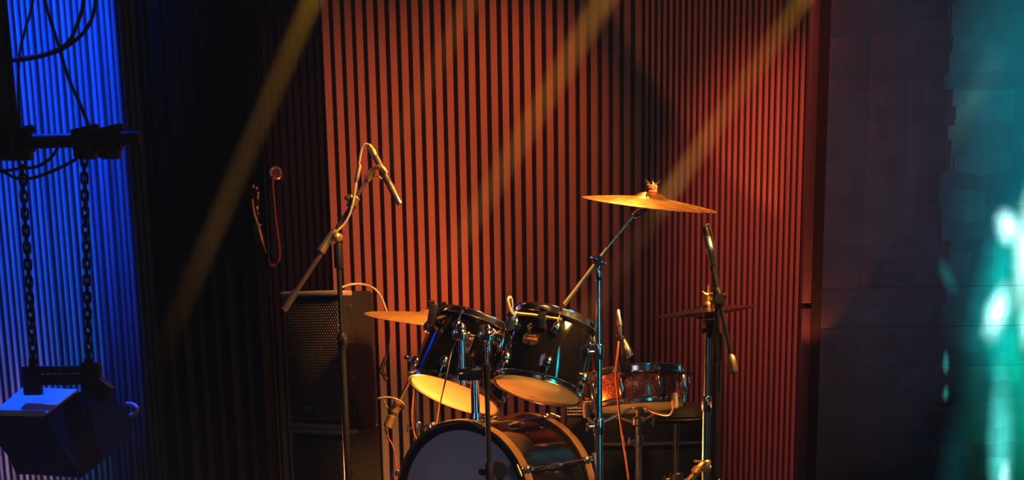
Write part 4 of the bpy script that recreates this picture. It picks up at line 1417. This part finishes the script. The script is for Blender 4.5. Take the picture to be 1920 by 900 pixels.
mb.box(at(474, 368, KX - 0.97), (0.038, 0.04, 0.085), Matrix.Rotation(R(-8), 3, 'Y'), 0.006)
mb.box(at(484, 440, KX - 0.97), (0.030, 0.035, 0.065), Matrix.Rotation(R(-14), 3, 'Y'), 0.006)
mb.cyl(at(474, 372, KX - 0.97), at(484, 440, KX - 0.97), 0.010, seg=12)
mb.done('body', M['matt_black'], ck)
for px, py, s in ((475, 350, 4), (482, 353, 4), (484, 364, 5), (483, 370, 5), (482, 391, 5.5), (484, 400, 3), (488, 422, 3), (487, 436, 5)):
    MB().ball(at(px, py, KX - 0.995), s / 2 / ppm(6.5) * 1.2, None, (0.8, 1, 1.4), 10).done('screw', M['amber_metal'], ck)

# ------------------------------------------------------------------ hanging stage light, pipes and chains, top left
LY = 4.4
pl, prr = at(-140, 268, LY), at(262, 262, LY)
pz = at(90, 265, LY).z
tr = thing('lighting_truss', 'dark lighting pipes crossing in front of the blue wall', 'truss', (at(18, 260, LY).x, LY, pz))
MB().cyl((pl.x, LY, pz - 0.004), (prr.x, LY, pz + 0.004), 0.0185, seg=20).done('pipe', M['black'], tr)
vx = at(18, 130, LY).x
MB().cyl((vx, LY - 0.04, pz - 0.04), (vx, LY - 0.04, TOP), 0.0215, seg=20).done('pipe', M['black'], tr)


def clamp(cx, name='clamp'):
    mb = MB()
    mb.cyl((cx - 0.032, LY, pz), (cx + 0.032, LY, pz), 0.0275, seg=18)
    mb.box((cx, LY - 0.01, pz - 0.032), (0.055, 0.05, 0.03), None, 0.005)
    mb.box((cx + 0.01, LY - 0.03, pz + 0.022), (0.075, 0.03, 0.02), Matrix.Rotation(R(-12), 3, 'Y'), 0.005)
    mb.done(name, M['black'], tr)


for cxp in (16, 40, 160, 205):
    clamp(at(cxp, 265, LY).x)
mb = MB()
mb.box((at(8, 180, LY).x, LY - 0.05, at(8, 175, LY).z), (0.05, 0.06, 0.20), None, 0.006)
mb.done('junction_box', M['black'], tr)


def chain(x0, z0, x1, z1, label, r=0.0115):
    t = thing('chain', label, 'chain', (x0, LY, z0), group='chains holding the stage light')
    n = int(abs(z0 - z1) / 0.0215)
    meshes = []
    for k in range(2):
        pts = []
        for q in range(14):
            a = 2 * math.pi * q / 14
            x, z = math.cos(a) * 0.0082, math.sin(a) * 0.0082 + (0.007 if math.sin(a) >= 0 else -0.007)
            pts.append(V((x, 0, z)) if k == 0 else V((0, x, z)))
        mb = MB().tube(pts, 0.0036, 6, closed=True)
        meshes.append(mb.mesh('chain_link', M['black']))
    for i in range(n):
        f = (i + 0.5) / n
        o = bpy.data.objects.new('chain_link', meshes[i % 2])
        COL.objects.link(o)
        o.parent = t
        o.location = ((x1 - x0) * f, 0, (z1 - z0) * f)
        o.rotation_euler = (0, math.atan2(x1 - x0, z1 - z0) + math.pi, R(25))
    return t


zb = at(100, 690, LY).z
chain(at(40, 290, LY).x, pz - 0.04, at(64, 690, LY).x, zb, 'left of the two black chains holding the hanging stage light')
chain(at(157, 290, LY).x, pz - 0.04, at(167, 690, LY).x, zb, 'right of the two black chains, thicker, holding the hanging stage light')

sl = thing('stage_light', 'boxy black stage light with pale top plate lit blue, hanging on chains', 'stage light', at(120, 800, LY))
y0 = LY
# yoke
mb = MB()
mb.box(at(104, 693, y0), (0.175, 0.05, 0.020), None, 0.003)
mb.box(at(100, 712, y0), (0.16, 0.012, 0.03), None, 0.002)
mb.box(at(61, 715, y0), (0.050, 0.03, 0.075), None, 0.004)
mb.box(at(172, 712, y0), (0.055, 0.05, 0.10), None, 0.010)
mb.box(at(184, 728, y0), (0.075, 0.05, 0.06), Matrix.Rotation(R(38), 3, 'Y'), 0.010)
mb.cyl(at(62, 690, y0), at(62, 672, y0), 0.012, seg=12)
mb.cyl(at(166, 692, y0), at(166, 672, y0), 0.013, seg=12)
mb.done('yoke', M['black'], sl)
# housing: a wedge-shaped box seen from its rear corner
dY = 0.30


def q(px, py, d):
    return at(px, py, y0 + d)


A, Bq, C_, D_ = q(-14, 779, -0.10), q(44, 729, 0.16), q(146, 734, 0.16), q(84, 781, -0.10)
mb = MB()
top = [A, D_, C_, Bq]
E, F_, G, H_ = q(30, 889, -0.06), q(150, 893, -0.08), q(200, 850, 0.16), q(60, 850, 0.16)
low = [E, F_, G, H_]
mb.ring_loft([[p - V((0, 0, 0.006)) for p in top], low])
mb.done('housing', M['matt_black'], sl)
mb = MB()
nrm = V((0, 0, 1))
mb.poly(top, nrm * 0.006)
mb.done('top_plate', M['lamp_plate'], sl)['label'] = 'pale top plate'
mb = MB()
mb.poly([q(-14, 768, -0.105), q(86, 770, -0.105), q(84, 781, -0.105), q(-14, 779, -0.105)], (0, -0.006, 0))
mb.done('plate_lip', M['lamp_plate'], sl)


def on_plane(px, py, p0, nrm_):
    d = FW + RT * ((px - PX0) / F_PX) + UP * ((PY0 - py) / F_PX)
    return CAM + d * ((p0 - CAM).dot(nrm_) / d.dot(nrm_))


def flap(corners, outline, name='barn_door'):
    p0, p1, p2 = corners
    n_ = (p1 - p0).cross(p2 - p0).normalized()
    if n_.y > 0:
        n_ = -n_
    pts = [on_plane(x, y, p0, n_) for x, y in outline]
    mb = MB().poly(pts, n_ * 0.006)
    o = mb.done(name, M['matt_black'], sl)
    return pts, n_, o


fp, fn, fo = flap((q(88, 784, -0.115), q(152, 896, -0.115), q(148, 735, 0.02)), [(88, 784), (148, 735), (205, 741), (250, 788), (243, 822), (200, 858), (152, 896), (112, 842)])
rib = [on_plane(x, y, fp[0], fn) + fn * 0.010 for x, y in ((112, 843), (152, 895))]
MB().cyl(rib[0], rib[1], 0.005, seg=8).done('edge_bead', M['black'], fo)
flap((q(-20, 784, -0.115), q(88, 784, -0.115), q(60, 893, -0.17)), [(-20, 784), (88, 784), (152, 896), (44, 889), (0, 836)])
mb = MB()
mb.tube(smooth_path([q(238, 757, 0.05), q(250, 759, 0.04), q(257, 766, 0.03), q(255, 774, 0.03), q(244, 780, 0.03)], 6), 0.006, 8)
mb.done('handle', M['lamp_plate'], sl)

cb = lambda pts, r, label: cable(pts, r, M['cable_black'], label, 'power_cable')
c_ = lambda px, py, d=-0.03: at(px, py, LY + d)
cb([c_(18, 112), c_(50, 108), c_(90, 100), c_(125, 82), c_(145, 45), c_(158, -5), c_(160, -90)], 0.0052, 'black cable rising in an inner curve from the upright pipe')
cb([c_(18, 114, -0.05), c_(60, 109, -0.05), c_(110, 95, -0.05), c_(150, 68, -0.05), c_(172, 35, -0.05), c_(180, -10, -0.05), c_(182, -90, -0.05)], 0.0052, 'black cable rising in an outer curve from the upright pipe')
cb([c_(66, -70), c_(62, 0), c_(46, 60), c_(37, 100), c_(34, 180), c_(40, 262)], 0.0038, 'thin black cable beside the upright pipe down to the crossbar')
cb([c_(78, -70), c_(84, 0), c_(105, 70), c_(128, 145), c_(150, 195), c_(170, 245)], 0.0048, 'black cable slanting across the blue wall to the crossbar clamp')
cb([c_(110, 275), c_(95, 296), c_(70, 312), c_(40, 316), c_(5, 320), c_(-60, 318)], 0.0042, 'black cable sagging under the crossbar from its middle')
cb([c_(150, 290), c_(135, 303), c_(100, 320), c_(60, 334), c_(30, 334), c_(5, 322), c_(-40, 308)], 0.0042, 'black cable sagging lowest under the crossbar')

# ------------------------------------------------------------------ haze shaped and thinned out to draw the light beams
def haze_material(length, r0, r1, dens, fade_from):
    m = bpy.data.materials.new('beam_shaped_haze')
    m.use_nodes = True
    nt = m.node_tree
    nt.nodes.remove(nt.nodes['Principled BSDF'])
    L = nt.links.new
    tc = nt.nodes.new('ShaderNodeTexCoord')
    sx = nt.nodes.new('ShaderNodeSeparateXYZ')
    L(tc.outputs['Object'], sx.inputs[0])

    def mth(op, a, b=0.0, c=0.0):
        n = nt.nodes.new('ShaderNodeMath')
        n.operation = op
        for i, v in enumerate((a, b, c)):
            if isinstance(v, (int, float)):
                n.inputs[i].default_value = v
            else:
                L(v, n.inputs[i])
        return n.outputs[0]
    rr = mth('SQRT', mth('ADD', mth('MULTIPLY', sx.outputs[0], sx.outputs[0]), mth('MULTIPLY', sx.outputs[1], sx.outputs[1])))
    t = mth('DIVIDE', sx.outputs[2], length)
    rad = mth('MULTIPLY_ADD', t, r1 - r0, r0)
    e = mth('SUBTRACT', 1.0, mth('DIVIDE', rr, rad))
    edge = nt.nodes.new('ShaderNodeMapRange')
    edge.interpolation_type = 'SMOOTHSTEP'
    edge.inputs['From Max'].default_value = 0.55
    L(e, edge.inputs['Value'])
    fade = nt.nodes.new('ShaderNodeMapRange')
    fade.interpolation_type = 'SMOOTHSTEP'
    fade.inputs['From Min'].default_value, fade.inputs['From Max'].default_value = 1.0, fade_from
    L(t, fade.inputs['Value'])
    mp = nt.nodes.new('ShaderNodeMapping')
    mp.inputs['Scale'].default_value = (1, 1, 0.25)
    L(tc.outputs['Object'], mp.inputs[0])
    nz = nt.nodes.new('ShaderNodeTexNoise')
    nz.inputs['Scale'].default_value = 16
    L(mp.outputs[0], nz.inputs['Vector'])
    d = mth('MULTIPLY', mth('MULTIPLY', edge.outputs[0], fade.outputs[0]), mth('MULTIPLY', mth('ADD', nz.outputs['Fac'], 0.5), dens))
    vs = nt.nodes.new('ShaderNodeVolumeScatter')
    vs.inputs['Color'].default_value = (0.95, 0.95, 0.95, 1)
    vs.inputs['Anisotropy'].default_value = 0.0
    L(d, vs.inputs['Density'])
    L(vs.outputs[0], nt.nodes['Material Output'].inputs['Volume'])
    return m


HL = ('hazy yellow light beam slanting down over the black stage curtain', 'faint hazy light beam above the tall boom microphone',
      'broad hazy light beam slanting across the middle of the orange slats', 'hazy light beam passing behind the crash cymbal to the badged tom')
for (a_, b_, r0_, r1_, dn_, fd_), lab in zip(BEAMS, HL):
    f = frame(b_ - a_)
    ln = (b_ - a_).length
    mb = MB().ring_loft([[V((math.cos(2 * math.pi * k / 24) * r, math.sin(2 * math.pi * k / 24) * r, z)) for k in range(24)] for z, r in ((0, r0_), (ln, r1_))])
    o = bpy.data.objects.new('beam_haze', mb.mesh('beam_haze', haze_material(ln, r0_, r1_, dn_, fd_)))
    COL.objects.link(o)
    o.matrix_world = Matrix.Translation(a_) @ f.to_4x4()
    o['kind'] = 'stuff'
    tag(o, lab, 'haze')

# ------------------------------------------------------------------ thin haze box added in front of the stage to lift the blacks
hm = bpy.data.materials.new('thin_haze')
hm.use_nodes = True
nt = hm.node_tree
nt.nodes.remove(nt.nodes['Principled BSDF'])
vs = nt.nodes.new('ShaderNodeVolumeScatter')
vs.inputs['Color'].default_value = (1, 1, 1, 1)
vs.inputs['Density'].default_value = 0.05
nt.links.new(vs.outputs[0], nt.nodes['Material Output'].inputs['Volume'])
o = MB().box((0, 2.3, 1.75), (5.0, 3.4, 3.4)).done('lift_haze', hm)
o['kind'] = 'stuff'
tag(o, 'thin grey haze added before the stage to lift the blacks', 'haze')
